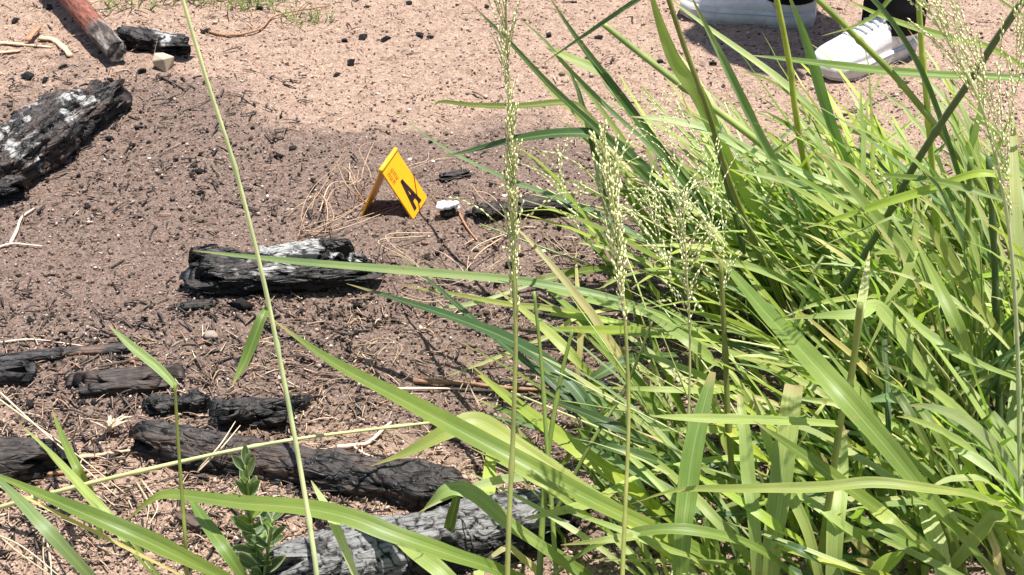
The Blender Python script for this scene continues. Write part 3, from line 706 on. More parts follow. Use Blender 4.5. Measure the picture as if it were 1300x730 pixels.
# dry straw tufts
def straw_tuft(label, strands, wpx, col, rootpx):
    root = atg(*rootpx); t = thing('dry_grass_tuft', label, 'dry grass', root)
    strands = strands+[[(a+rnd.uniform(-12, 12), b+rnd.uniform(-7, 7), c*rnd.uniform(.5, 1.2)) for (a, b, c) in st] for st in strands for _ in range(1 if len(strands) < 16 else 0)]
    for pts in strands:
        P = [at(a, b, c+gzf(at(a, b).x, at(a, b).y)+.003) for (a, b, c) in pts]
        C = crom(P, 6); r = .5*wpx/ppm(P[0])*rnd.uniform(.7, 1.1)
        V, F = tube(C, [r*(1-.6*i/len(C)) for i in range(len(C))], 5)
        f = rnd.uniform(.75, 1.2); child('strand', mesh('strand', V, F, tint=np.array([[min(1, x*f) for x in col]]*len(V))), M['straw'], t)
    return t
S1 = [[(378, 303, .004), (388, 270, .03), (408, 240, .05), (432, 200, .03), (440, 185, .01)], [(380, 302, .004), (402, 290, .03), (440, 272, .03), (470, 250, .01)], [(470, 265, .004), (452, 240, .05), (440, 215, .07), (418, 208, .05)],
      [(456, 250, .004), (460, 220, .05), (468, 195, .06), (476, 178, .05)], [(412, 302, .004), (416, 270, .04), (410, 250, .05), (395, 262, .02)], [(360, 272, .004), (378, 262, .02), (396, 250, .03)], [(440, 210, .03), (450, 225, .04), (446, 240, .02), (430, 244, .01)],
      [(380, 300, .003), (430, 285, .015), (500, 262, .01)], [(412, 262, .02), (425, 240, .05), (450, 232, .06), (456, 214, .04)]]
straw_tuft('wispy dry straw tuft standing left of the yellow evidence marker', S1, 1.7, (.50, .35, .23), (380, 303))
S2 = [[(505, 222, .004), (520, 215, .02), (545, 205, .02), (552, 200, .01)], [(600, 236, .004), (612, 252, .02), (640, 275, .02), (650, 290, .0)], [(540, 300, .004), (480, 306, .03), (520, 330, .03), (545, 352, .01)], [(484, 338, .004), (490, 310, .04), (512, 322, .05), (560, 340, .03)],
      [(520, 345, .004), (560, 362, .02), (600, 350, .03), (650, 322, .02)], [(505, 370, .004), (540, 380, .02), (580, 372, .03), (620, 380, .01)], [(560, 320, .004), (580, 335, .03), (600, 360, .02)], [(440, 440, .004), (490, 435, .02), (505, 440, .015), (500, 460, .005)], [(470, 470, .003), (480, 450, .02), (490, 440, .02)],
      [(590, 500, .004), (600, 470, .03), (588, 460, .04)], [(610, 520, .004), (596, 490, .03), (586, 462, .05)], [(640, 300, .004), (610, 320, .03), (590, 345, .01)], [(690, 300, .004), (730, 330, .03), (760, 352, .01)], [(680, 340, .004), (720, 322, .03), (770, 330, .02)]]
straw_tuft('loose dry straw strands lying between the marker and green grass', S2, 1.8, (.50, .37, .25), (545, 352))
S3 = []
for i in range(16):
    a = rnd.uniform(-1, 1); S3.append([(140+rnd.uniform(-8, 8), 548, .003), (140+a*18, 540-rnd.uniform(0, 10), .02), (140+a*34, 534+rnd.uniform(-8, 12), .012)])
straw_tuft('small pale dry grass stump in the burnt debris', S3, 4.0, (.70, .55, .38), (140, 548))
S4 = [[(0, 498, .05), (40, 535, .06), (80, 570, .05), (150, 632, .02)], [(-10, 676, .03), (30, 695, .04), (80, 735, .03)], [(-30, 590, .02), (20, 632, .04), (100, 668, .03)], [(60, 690, .003), (64, 710, .03), (66, 740, .05)], [(180, 610, .003), (200, 640, .02), (190, 665, .01)], [(250, 600, .02), (280, 570, .05), (305, 540, .06)]]
straw_tuft('long dry straw stalks leaning across the sand among green blades', S4, 2.8, (.68, .55, .36), (66, 740))

# ------------------------------------------------------------------ evidence marker
A, B, Cf = atg(458, 276), atg(524, 279), atg(540, 256)
wv = (Cf-B)*1.12; wv.z = 0; base0 = A
mk = thing('evidence_marker', 'yellow folding evidence marker tent with black letter A', 'evidence marker', (A+B)/2)
rdg = A.lerp(B, .42)+Vector((0, 0, .094))
th = .0028
def panel(name, foot, mt, out):
    """sheet from ridge to foot, width wv, with thickness and slightly rounded corners"""
    bm = bmesh.new(); e1 = wv.normalized(); W = wv.length; dn = foot-rdg; L = dn.length; e2 = dn.normalized(); nrm = e1.cross(e2).normalized()
    if nrm.dot(out) < 0: nrm = -nrm
    rc = .004; pts = [(0, .0), (W, .0)]
    for (cx, cy, a0) in ((W-rc, L-rc, 0), (rc, L-rc, 90)):
        for k in range(5):
            a = math.radians(a0+k*22.5); pts.append((cx+rc*math.cos(a), cy+rc*math.sin(a)))
    f = bm.faces.new([bm.verts.new(rdg+e1*a+e2*b+nrm*th*.5) for a, b in pts])
    r = bmesh.ops.extrude_face_region(bm, geom=[f])
    for v in r['geom']:
        if isinstance(v, bmesh.types.BMVert): v.co -= nrm*th
    bmesh.ops.recalc_face_normals(bm, faces=bm.faces)
    me = bpy.data.meshes.new(name); bm.to_mesh(me); bm.free()
    return child(name, me, mt, mk), e1, e2, nrm, W, L
fp, e1, e2, nr_, W, L = panel('front_panel', B, M['yellow'], Vector((1, 0, .5)))
panel('back_panel', A, M['yellow'], Vector((-1, 0, .5)))
# rounded hinge along the ridge
V, F = tube([rdg-wv*.004+Vector((0, 0, .0005)), rdg+wv*1.004+Vector((0, 0, .0005))], [.0042, .0042], 14); child('hinge', mesh('hinge', V, F), M['yellow_edge'], mk)
def on_panel(polys, name, mt, lift):
    bm = bmesh.new()
    for poly in polys:
        f = bm.faces.new([bm.verts.new(rdg+e1*(a*W)+e2*(b*L)+nr_*(th*.5+lift)) for a, b in poly])
        r = bmesh.ops.extrude_face_region(bm, geom=[f])
        for v in r['geom']:
            if isinstance(v, bmesh.types.BMVert): v.co -= nr_*.0002
    bmesh.ops.recalc_face_normals(bm, faces=bm.faces)
    me = bpy.data.meshes.new(name); bm.to_mesh(me); bm.free(); me_o = link(name, me, mt, fp); return me_o
# the letter A, upright towards the ridge: a along the ridge (0 near end), b down the panel
def LA(u, v): return (.22+.50*u, .40+.53*v)
on_panel([[LA(.36, 0), LA(.60, 0), LA(.30, 1), LA(0, 1)], [LA(.601, 0), LA(.361, 0), LA(.40, .06), LA(.70, 1), LA(1, 1)], [LA(.30, .55), LA(.70, .55), LA(.76, .76), LA(.24, .76)]], 'letter', M['print'], .0006)
sm = []
for row, u0 in ((0, .10), (1, .30)):
    for k in range(3):
        v0 = .13+k*.075
        sm += [[(u0, v0), (u0+.14, v0), (u0+.14, v0+.018), (u0, v0+.018)], [(u0+.002, v0+.036), (u0+.14, v0+.036), (u0+.14, v0+.054), (u0+.002, v0+.054)], [(u0+(.0 if (k+row) % 2 else .10), v0+.0185), (u0+(.04 if (k+row) % 2 else .14), v0+.0185), (u0+(.04 if (k+row) % 2 else .14), v0+.0355), (u0+(.0 if (k+row) % 2 else .10), v0+.0355)]]
on_panel(sm, 'small_print', M['print_small'], .0005)

# ------------------------------------------------------------------ person (only shoes and trouser legs reach into the picture)
heelF, toeF = atg(1150, 60), atg(1058, 94); heelB, toeB = atg(1034, 30), atg(868, 16)
hips = Vector(((heelF.x+heelB.x)/2-.02, (heelF.y+heelB.y)/2+.03, .93))
person = thing('person', 'person in white sneakers and black trousers standing behind the grass', 'person', (hips.x, hips.y, 0))
def shoe_meshes(scale):
    st = np.array([0, .03, .07, .12, .17, .22, .26, .285, .30])*scale
    hw = np.array([.026, .036, .039, .038, .044, .050, .048, .041, .026])
    top = np.array([.098, .108, .106, .112, .098, .083, .074, .068, .056])
    uu = np.linspace(0, .30*scale, 40); HW = np.interp(uu, st, hw); TP = np.interp(uu, st, top)
    for _ in range(3):
        TP = np.convolve(np.pad(TP, 1, 'edge'), [.25, .5, .25], 'valid'); HW = np.convolve(np.pad(HW, 1, 'edge'), [.25, .5, .25], 'valid')
    cen = .010*np.sin(uu/(.30*scale)*np.pi)
    def loft(prof):
        V = []; k = 0
        for i, x in enumerate(uu):
            P = prof(i, x); k = len(P); V += [(x, y, z) for (y, z) in P]
        n = len(uu); F = [(i*k+j, i*k+(j+1) % k, (i+1)*k+(j+1) % k, (i+1)*k+j) for i in range(n-1) for j in range(k)]
        F.append(tuple(reversed(range(k)))); F.append(tuple((n-1)*k+j for j in range(k)))
        return V, F
    def sole(i, x):
        h = HW[i]+.004; z1 = .036+.006*(x/.3)**3; z0 = .004+.010*max(0, (x-.23)/.07)**2
        z0 = min(z0, z1-.012); m = (z0+z1)/2
        return [(cen[i]-h, z0+.003), (cen[i]-h-.002, m), (cen[i]-h, z1), (cen[i]-h+.004, z1+.001), (cen[i]+h-.004, z1+.001), (cen[i]+h, z1), (cen[i]+h+.002, m), (cen[i]+h, z0+.003), (cen[i]+h-.004, z0), (cen[i]-h+.004, z0)]
    def upper(i, x):
        P = []; h = HW[i]; z0 = .034
        for k in range(15):
            a = math.pi*k/14; cx = math.cos(a); sz = math.sin(a)
            P.append((cen[i]+h*np.sign(cx)*abs(cx)**.75*(1-.10*sz), z0+(TP[i]-z0)*sz**.72))
        return P
    def out(i, x):
        h = HW[i]+.003; z0 = .010*max(0, (x-.23)/.07)**2
        return [(cen[i]-h, z0), (cen[i]-h, z0+.0045), (cen[i]+h, z0+.0045), (cen[i]+h, z0)]
    def zt(x, y):
        i = int(np.clip(x/(.30*scale)*39, 0, 39)); s = np.clip((y-cen[i])/HW[i], -1, 1); return .034+(TP[i]-.034)*max(0, 1-abs(s)**2.6)**.42
    return loft(sole), loft(upper), loft(out), cen, HW, TP, uu, zt
def shoe(heel, toe, lab, turned=False):
    d = toe-heel; yaw = math.atan2(d.y, d.x); (sv, sf), (uv_, uf), (ov, of), cen, HW, TP, uu, zt = shoe_meshes(1.0)
    R = Matrix.Translation(Vector((heel.x, heel.y, (heel.z+toe.z)/2+.001))) @ Matrix.Rotation(yaw, 4, 'Z') @ Matrix.Scale(.92 if turned else 1.0, 4)
    W_ = lambda V: [R @ Vector(v) for v in V]
    me = mesh('shoe', W_(uv_), uf); s = child('shoe', me, M['shoe'], person); s['label'] = lab
    for nm, V, F, mt in (('sole', sv, sf, 'shoe_sole'), ('outsole', ov, of, 'sole_line')):
        link(nm, mesh(nm, W_(V), F, smooth=(nm == 'sole')), M[mt], s)
    # seams: toe arc, side welt line, heel seam; laces
    def seam(pts, r=.0012):
        V, F = tube(crom([R @ Vector(p) for p in pts], 4), [r]*(4*(len(pts)-1)+1), 5); link('seam', mesh('seam', V, F), M['shoe_seam'], s)
    seam([(.215-.02*abs(k)/3*abs(k)/3, cen[28]+k*.0155, zt(.215, cen[28]+k*.0150)+.0005) for k in range(-3, 4)])
    for sg in (-1, 1):
        seam([(x, cen[int(x/.3*39)]+sg*(HW[int(x/.3*39)]+.0060), .030) for x in np.linspace(.02, .27, 9)], .0011)
        seam([(.085+.012*k, cen[12]+sg*HW[12]*(1.0-.06*k), .045+.017*k) for k in range(4)])
    for k in range(4):
        x = .128+.019*k; i = int(x/.3*39); yy = np.linspace(-.022, .022, 6)
        V, F = tube(crom([R @ Vector((x+.003*(1 if j % 2 else -1)*0, cen[i]+y_, zt(x, cen[i]+y_)+.0035)) for j, y_ in enumerate(yy)], 3), [.0034]*16, 6); link('lace', mesh('lace', V, F), M['shoe'], s)
    return R
RF = shoe(heelF, toeF, 'white sneaker turned toward the grass', True); RB = shoe(heelB, toeB, 'white sneaker seen from its side')
def loftrings(rings):
    V = []; F = []; k = len(rings[0])
    for r_ in rings: V += r_
    for i in range(len(rings)-1):
        for j in range(k): F.append((i*k+j, i*k+(j+1) % k, (i+1)*k+(j+1) % k, (i+1)*k+j))
    F.append(tuple(reversed(range(k)))); F.append(tuple((len(rings)-1)*k+j for j in range(k)))
    return V, F
def ring(c, rx, ry, yaw=0, k=28, fold=0, s=0):
    return [Vector((c[0], c[1], c[2]))+Vector((math.cos(yaw)*rx*math.cos(a)*f-math.sin(yaw)*ry*math.sin(a)*f, math.sin(yaw)*rx*math.cos(a)*f+math.cos(yaw)*ry*math.sin(a)*f, 0)) for a in [2*math.pi*j/k for j in range(k)] for f in [1+fold*math.sin(a*3+s)]]
tv, tf = [], []
for R, hipx in ((RF, .085), (RB, -.06)):
    an = R @ Vector((.060, .004, 0)); hp = Vector((hips.x+hipx*.4, hips.y-(.09 if R is RF else -.09), .86)); rings = []
    for k in range(15):
        t = k/14; z = .066+t*(.86-.066); c = an.lerp(hp, t*t*.25+t*.75); rr = .064+.0*t if t < .1 else .060+.030*t
        rings.append(ring((c.x, c.y, z), rr*(1.05 if t < .15 else 1), rr*.92, fold=.05, s=k*.9))
    V, F = loftrings(rings); o0 = len(tv); tv += V; tf += [tuple(i+o0 for i in f) for f in F]
V, F = loftrings([ring((hips.x, hips.y, z), rx, ry, math.pi/2) for z, rx, ry in ((.80, .12, .085), (.86, .175, .115), (.94, .18, .12), (1.02, .165, .11), (1.05, .155, .105))]); o0 = len(tv); tv += V; tf += [tuple(i+o0 for i in f) for f in F]
child('trousers', mesh('trousers', tv, tf), M['trouser'], person)
# upper body as one skin: torso, neck, head, arms
bm = bmesh.new(); sk = []
def jv(p, r): v = bm.verts.new(Vector((hips.x, hips.y, 0))+Vector(p)); sk.append(r); return v
a0 = jv((0, 0, .98), .13); a1 = jv((0, 0, 1.16), .125); a2 = jv((0, 0, 1.34), .14); a3 = jv((-.01, 0, 1.44), .06); a4 = jv((-.015, 0, 1.52), .055); a5 = jv((-.03, 0, 1.60), .085); a6 = jv((-.03, 0, 1.70), .075)
for a, b in ((a0, a1), (a1, a2), (a2, a3), (a3, a4), (a4, a5), (a5, a6)): bm.edges.new((a, b))
for sg in (-1, 1):
    s1 = jv((0, sg*.17, 1.38), .055); s2 = jv((.01, sg*.22, 1.12), .042); s3 = jv((-.05, sg*.21, .88), .032); s4 = jv((-.07, sg*.20, .80), .028)
    for a, b in ((a2, s1), (s1, s2), (s2, s3), (s3, s4)): bm.edges.new((a, b))
    for k, (dx, ln) in enumerate(((-.03, .06), (-.012, .08), (.004, .085), (.02, .075), (-.045, .045))):
        f1 = jv((-.07+dx*.6, sg*.20, .78), .010); f2 = jv((-.07+dx, sg*.195, .80-ln*.75), .009); f3 = jv((-.07+dx*.9, sg*.188, .80-ln*1.2), .007)
        for a, b in ((s4, f1), (f1, f2), (f2, f3)): bm.edges.new((a, b))
me = bpy.data.meshes.new('body'); bm.to_mesh(me); bm.free()
bo = child('body', me, M['skin'], person)
md = bo.modifiers.new('skin', 'SKIN')
for i, r_ in enumerate(sk): me.skin_vertices[0].data[i].radius = (r_, r_*(.72 if i < 3 else 1)); me.skin_vertices[0].data[i].use_root = (i == 0)
bo.modifiers.new('sub', 'SUBSURF').levels = 1; bo.modifiers['sub'].render_levels = 1
V, F = loftrings([ring((hips.x, hips.y, z), rx, ry, math.pi/2) for z, rx, ry in ((.93, .19, .135), (1.10, .175, .14), (1.25, .185, .145), (1.36, .195, .14), (1.42, .12, .10), (1.46, .07, .07))])
child('shirt', mesh('shirt', V, F), M['shirt'], person)
hv = lump_mesh('hair', 900, 3, .05, 1.15); ho = child('hair', hv, M['hair'], person); ho.location = Vector((0, 0, 0))+Vector((-.012, 0, 1.68)); ho.scale = (.098, .10, .088)

# ------------------------------------------------------------------ grass
def clump(label, px, py, group=None, name='grass_clump'):
    return thing(name, label, 'grass', atg(px, py), group)
C_A = clump('large green grass clump with broad arching blades beside the white sneakers', 1190, 520)
C_B = clump('dense green grass clump with upright stems and flat broad blades', 1010, 700)
C_C = clump('long-bladed green grass clump reaching across the grey ash-coated log', 800, 790)
C_D = clump('leaning grass clump whose dark thin blades stretch toward the evidence marker', 960, 470)
C_E = clump('green grass clump with long blades in front of the dark log stub', 250, 830)
C_F = clump('tall grass clump with seed heads at the outer edge of the grass', 1330, 600)

def gen_culm(parent, base, az, lean, H, r=rnd, nl=4, lw=(.010, .022), ll=(.28, .55), bend=.5):
    """a stem that leans and bends, with arching leaves from its nodes"""
    dr = Vector((math.sin(az), math.cos(az), 0)); C = []; p = base.copy(); n = 16; e = lean
    for i in range(n):
        C.append(p.copy()); t = i/(n-1); e = lean+bend*t*t
        p = p+(dr*math.sin(e)+Vector((0, 0, 1))*math.cos(e))*(H/(n-1))
        p.z = max(p.z, .02)
    rad = r.uniform(.0022, .0038)
    R = [rad*(1-.55*i/(n-1)) for i in range(n)]
    for k in range(1, nl+1): R[min(n-1, int(k*n/(nl+1)))] *= 1.3
    V, F = tube(C, R, 6); o = child('stem', mesh('stem', V, F), M['stem'], parent); o.color = tone(r.choice('ggldo'))
    for k in range(nl+1):
        i = min(n-2, int((k+.6)*n/(nl+1.2))); q = C[i]; t = (C[i+1]-C[i]).normalized()
        a2 = az+r.gauss(0, .5) if r.random() < .82 else az+r.uniform(-3.14, 3.14)
        gen_blade(parent, q, t, a2, r.uniform(*ll), r.uniform(*lw), r)
def gen_blade(parent, q, t, a2, L, wd, r=rnd, col=None, droop=None):
    d2 = Vector((math.sin(a2), math.cos(a2), 0)); e = math.acos(max(-1, min(1, t.z))); e0 = min(1.2, e*.7+r.uniform(.1, .45)); dp = r.uniform(.1, 1.0) if droop is None else droop
    m = 14; P = []; p = q.copy(); kink = r.random() < .10; kk = r.randint(5, 9)
    for j in range(m):
        P.append(p.copy()); s = j/(m-1); ee = e0+dp*s**1.5
        if kink and j >= kk: ee = e0+1.5+.5*s
        p = p+(d2*math.sin(ee)+Vector((0, 0, 1))*math.cos(ee))*(L/(m-1)); p += Vector((r.gauss(0, .0016), r.gauss(0, .0016), 0))
        if p.z < .015: p.z = .015+.002*r.random()
    P = P[::-1]
    W_ = wprof(m, wd, .05, .5, .55)
    V, F, UV = ribbon(P, W_, Vector((.12, -.25, 1)).normalized(), r.uniform(.15, .5), (r.uniform(-.9, .9), r.uniform(-.4, .4)), .06, r.random()*6)
    o = child('leaf_blade', mesh('leaf_blade', V, F, uv=UV), M['leaf'], parent); o.color = tone(col or r.choice('gglllllbypdypps'), .2)

rg = random.Random(23)
def fill(parent, px, py, n, spread, H, azm, azs, lean=(.1, .55), **kw):
    b = atg(px, py)
    for k in range(n):
        base = b+Vector((rg.gauss(0, spread), rg.gauss(0, spread*.8), 0)); base.z = gzf(base.x, base.y)
        gen_culm(parent, base, rg.gauss(azm, azs), rg.uniform(*lean), rg.uniform(*H), rg, rg.randint(2, 4), **kw)
LEFT = -math.pi/2
for args in ((C_A, 1190, 500, 32, .10, (.14, .32), .4), (C_A, 1090, 400, 28, .09, (.10, .24), .4), (C_B, 1120, 600, 14, .09, (.05, .13), .6), (C_C, 900, 660, 6, .06, (.03, .08), .7),
             (C_D, 985, 400, 26, .09, (.06, .18), .4), (C_A, 1180, 320, 5, .07, (.03, .08), .5)):
    fill(args[0], args[1], args[2], args[3], args[4], args[5], LEFT+.1, args[6], (.3, .8), ll=(.18, .42), lw=(.006, .014), bend=.25)
for args in ((C_F, 1300, 600, 30, .09, (.18, .40), .7), (C_F, 1290, 400, 30, .09, (.08, .20), .7), (C_A, 1170, 420, 9, .10, (.10, .20), .7)):
    fill(args[0], args[1], args[2], args[3], args[4], args[5], LEFT+.2, args[6], (.03, .32), ll=(.16, .32), lw=(.006, .013), bend=.2)
for args in ((C_F, 1310, 740, 10, .07, (.10, .24), .7),):
    fill(args[0], args[1], args[2], args[3], args[4], args[5], LEFT+.15, args[6], (.1, .5), ll=(.18, .36), lw=(.010, .020))
# low tangle at the foot of each clump
for pr_, px, py, n_, sp in ((C_A, 1180, 480, 60, .13), (C_B, 1080, 640, 90, .12), (C_C, 880, 690, 50, .09), (C_B, 1200, 720, 50, .09), (C_D, 960, 390, 50, .10), (C_F, 1290, 520, 40, .12), (C_F, 1270, 330, 24, .10)):
    b = atg(px, py)
    for k in range(n_):
        q = b+Vector((rg.gauss(0, sp), rg.gauss(0, sp), 0)); q.z = gzf(q.x, q.y)+.005
        gen_blade(pr_, q, Vector((0, 0, 1)), rg.gauss(LEFT, .8), rg.uniform(.12, .30)*(.7 if pr_ in (C_B, C_C) else 1), rg.uniform(.007, .016), rg, rg.choice('gglldbosd' if pr_ in (C_B, C_C) else 'glllbosp'), rg.uniform(.2, 1.3))  # darker greens in two clumps paint in the shade deep inside the grass

# --- blades that can be told apart one by one in the photograph
HB, HC = hero_blade, hero_culm
HB(C_C, [(345, 405, .20), (420, 457, .26), (520, 510, .30), (640, 574, .29), (760, 638, .24), (880, 694, .16), (980, 748, .06)], 25, 'g', .55)
HB(C_C, [(470, 592, .16), (520, 572, .22), (568, 547, .255), (606, 534, .26), (660, 568, .25), (740, 622, .22), (830, 676, .15), (930, 740, .05)], 24, 'l', .4, peak=.4)
HB(C_D, [(245, 318, .085), (300, 324, .11), (380, 332, .14), (500, 342, .17), (640, 354, .19), (720, 366, .19), (800, 385, .17), (900, 424, .10)], 12, 'b', .5)
HB(C_C, [(440, 360, .10), (500, 378, .14), (570, 400, .18), (640, 427, .20), (690, 456, .20), (730, 492, .18), (755, 530, .15), (775, 565, .11), (800, 620, .05)], 17, 'd', .4)
HB(C_C, [(500, 318, .06), (550, 360, .10), (600, 404, .13), (650, 445, .14), (700, 485, .13), (745, 535, .09), (770, 590, .03)], 9, 'd', .4)
HB(C_D, [(549, 138, .30), (560, 129, .31), (600, 133, .32), (660, 134, .33), (720, 130, .34), (745, 145, .33), (800, 205, .27), (880, 300, .14)], 9, 'o', .5)
HB(C_D, [(556, 200, .20), (600, 190, .24), (660, 175, .28), (720, 168, .30), (765, 173, .30), (805, 200, .27), (860, 255, .20), (930, 340, .08)], 14, 'd', .45)
HB(C_D, [(500, 140, .12), (560, 185, .16), (640, 225, .20), (720, 255, .22), (780, 282, .22), (850, 325, .17), (920, 380, .08)], 7, 'b', .4)
HB(C_A, [(590, -2, 2.45), (640, 46, 2.44), (700, 110, 2.43), (760, 165, 2.42), (810, 215, 2.41), (870, 280, 2.40), (940, 355, 2.40), (1010, 430, 2.38)], 10, 'd', .7)
HB(C_A, [(650, 15, 2.5), (690, 50, 2.49), (720, 85, 2.48), (770, 135, 2.47), (830, 190, 2.46), (900, 262, 2.45), (980, 350, 2.44)], 6, 'b', .5)
HB(C_A, [(694, 60, 2.49), (730, 76, 2.48), (765, 92, 2.47), (782, 112, 2.46)], 14, 'l', .3, tipw=.2, basew=.15)
HB(C_A, [(692, -12, 2.42), (730, 45, 2.41), (765, 92, 2.40), (800, 138, 2.39), (840, 192, 2.38), (890, 258, 2.37), (950, 335, 2.36), (1030, 440, 2.35)], 12, 'd', .6)
HB(C_A, [(686, 83, 2.2), (740, 46, 2.18), (808, 0, 2.15), (890, -50, 2.12), (990, -70, 2.12), (1090, -20, 2.15), (1170, 90, 2.2), (1230, 260, 2.25)], 11, 'd', .8, basew=.8)
HC(C_A, [(765, 30, 2.4), (810, 66, 2.4), (870, 112, 2.39), (930, 155, 2.38), (990, 203, 2.37), (1060, 272, 2.36), (1120, 345, 2.36), (1180, 440, 2.38), (1200, 500, 2.43)], 13, 'l', 3, .55)
HB(C_A, [(820, -30, 2.33), (838, 30, 2.33), (858, 80, 2.33), (885, 118, 2.33), (905, 160, 2.33), (930, 215, 2.34), (965, 280, 2.35)], 18, 'l', .15, jz=0)
HC(C_A, [(846, -10, 2.2), (870, 62, 2.2), (896, 132, 2.2), (912, 185, 2.21), (928, 235, 2.22), (955, 300, 2.24), (1000, 400, 2.27), (1060, 500, 2.3)], 8, 'o', 3, .8)
HB(C_A, [(872, -15, 2.25), (905, 50, 2.25), (930, 100, 2.25), (952, 145, 2.26), (975, 190, 2.27), (1010, 250, 2.28), (1060, 330, 2.3)], 13, 'b', .6)
HB(C_A, [(840, -10, 2.5), (895, 32, 2.5), (960, 78, 2.5), (1003, 112, 2.5), (1040, 150, 2.5), (1085, 210, 2.49), (1140, 300, 2.48)], 10, 'p', .4)
HC(C_A, [(983, -15, 2.35), (995, 42, 2.35), (1004, 92, 2.35), (1010, 142, 2.35), (1022, 205, 2.36), (1060, 300, 2.37), (1110, 400, 2.4)], 9, 'y', 2, .8)
HB(C_A, [(996, -20, 2.45), (1020, 42, 2.45), (1035, 90, 2.45), (1050, 140, 2.45), (1068, 190, 2.45), (1100, 260, 2.45)], 13, 'b', .3, jz=.1)
HB(C_F, [(952, 70, 2.4), (1000, 75, 2.38), (1060, 82, 2.35), (1130, 90, 2.32), (1200, 95, 2.3), (1300, 100, 2.27), (1400, 120, 2.25)], 12, 'g', .5)
HC(C_F, [(1026, -12, 2.3), (1065, 25, 2.3), (1100, 60, 2.3), (1132, 92, 2.3), (1160, 125, 2.3), (1200, 175, 2.3), (1260, 260, 2.3), (1330, 400, 2.32)], 10, 'g', 3, .75)
HB(C_F, [(1070, -2, 2.28), (1130, 24, 2.27), (1200, 46, 2.26), (1260, 62, 2.25), (1340, 110, 2.25)], 10, 'g', .5)
HB(C_F, [(1042, 46, 2.25), (1085, 33, 2.24), (1112, 18, 2.24), (1140, -10, 2.24), (1200, -40, 2.24), (1300, 20, 2.24)], 6, 'g', .5)
HC(C_A, [(1310, -15, 1.98), (1265, 50, 2.0), (1232, 102, 2.02), (1198, 152, 2.04), (1160, 212, 2.07), (1130, 268, 2.1), (1095, 328, 2.13), (1050, 400, 2.17), (1000, 500, 2.22)], 10, 'd', 4, .9)
HC(C_F, [(1165, -15, 2.3), (1170, 60, 2.3), (1176, 122, 2.3), (1182, 195, 2.31), (1192, 300, 2.33), (1215, 450, 2.36)], 9, 'y', 3, .8)
HB(C_A, [(1040, 195, 2.05), (1075, 232, 2.06), (1112, 275, 2.07), (1150, 318, 2.08), (1190, 358, 2.09), (1240, 415, 2.1), (1290, 480, 2.12), (1340, 560, 2.15)], 20, 'l', .4, tipw=.15)
HB(C_A, [(905, 320, .36), (935, 352, .39), (975, 398, .41), (1020, 445, .42), (1065, 495, .41), (1115, 552, .37), (1165, 612, .31), (1215, 672, .23), (1280, 750, .09)], 29, 'g', .45)
HB(C_B, [(955, 533, 1.62), (1010, 570, 1.62), (1060, 605, 1.62), (1120, 650, 1.63), (1170, 690, 1.64), (1250, 760, 1.66)], 19, 'g', .35)
HB(C_B, [(825, 528, 1.62), (870, 530, 1.63), (930, 532, 1.64), (1000, 534, 1.66), (1064, 538, 1.68)], 13, 'l', .5, basew=.7)
HC(C_B, [(1092, 385, 1.69), (1086, 440, 1.69), (1078, 490, 1.685), (1066, 540, 1.68), (1056, 612, 1.675), (1044, 690, 1.67), (1034, 790, 1.66)], 10, 'g', 2, .85)
HB(C_B, [(905, 472, 1.76), (892, 520, 1.728), (880, 570, 1.696), (872, 630, 1.664), (866, 690, 1.632), (860, 835, 1.6)], 25, 'g', .15, jz=.0, tipw=.3)
HB(C_B, [(1008, 488, 1.76), (1002, 530, 1.728), (995, 580, 1.696), (988, 640, 1.664), (980, 700, 1.632), (974, 835, 1.6)], 27, 'l', .15, jz=0, tipw=.8)
HB(C_B, [(938, 500, 1.76), (945, 545, 1.72), (950, 605, 1.68), (958, 672, 1.64), (966, 835, 1.6)], 17, 'l', .4, jz=0, tipw=.3)
HB(C_B, [(1070, 545, 1.76), (1066, 610, 1.707), (1060, 680, 1.653), (1054, 835, 1.6)], 22, 'l', .3, jz=0, tipw=.4)
HB(C_B, [(800, 640, .18), (860, 622, .26), (940, 620, .30), (1040, 618, .32), (1110, 612, .33), (1180, 620, .32), (1240, 630, .28), (1320, 660, .18)], 15, 'l', .5, peak=.5)
HB(C_C, [(530, 657, .16), (552, 632, .21), (575, 620, .225), (602, 627, .22), (645, 663, .19), (700, 702, .13), (760, 750, .05)], 20, 'l', .3, peak=.45)
HB(C_C, [(624, 563, 1.98), (621, 610, 1.91), (613, 670, 1.84), (606, 750, 1.76)], 18, 'y', .15, jz=0, tipw=.5)
HB(C_C, [(602, 471, .12), (640, 500, .16), (700, 545, .19), (760, 590, .18), (815, 630, .14), (880, 680, .06)], 20, 'y', .3)
HB(C_C, [(160, 662, .10), (188, 637, .14), (218, 627, .16), (300, 637, .19), (380, 643, .21), (440, 655, .22), (500, 678, .21), (570, 702, .18), (640, 726, .13), (740, 770, .04)], 24, 'g', .35, peak=.6)
HB(C_C, [(480, 660, .12), (520, 694, .14), (560, 725, .14), (610, 770, .10)], 22, 'l', .3)
HB(C_C, [(510, 720, 1.8), (560, 690, 1.8), (575, 650, 1.8), (582, 622, 1.8)], 13, 'o', .5)
HB(C_E, [(-30, 592, .22), (60, 630, .25), (140, 664, .25), (220, 700, .21), (310, 745, .12)], 24, 'g', .6, peak=.7)
HB(C_E, [(-25, 588, .30), (15, 625, .32), (50, 662, .32), (85, 700, .29), (130, 750, .22), (190, 830, .08)], 17, 'b', .2, peak=.5)
HB(C_E, [(25, 538, .16), (65, 575, .19), (110, 622, .20), (150, 665, .18), (205, 735, .08)], 8, 'l', .4)
HB(C_E, [(66, 520, .10), (80, 556, .13), (98, 594, .13), (116, 628, .08), (130, 690, .01)], 11, 'g', .5)
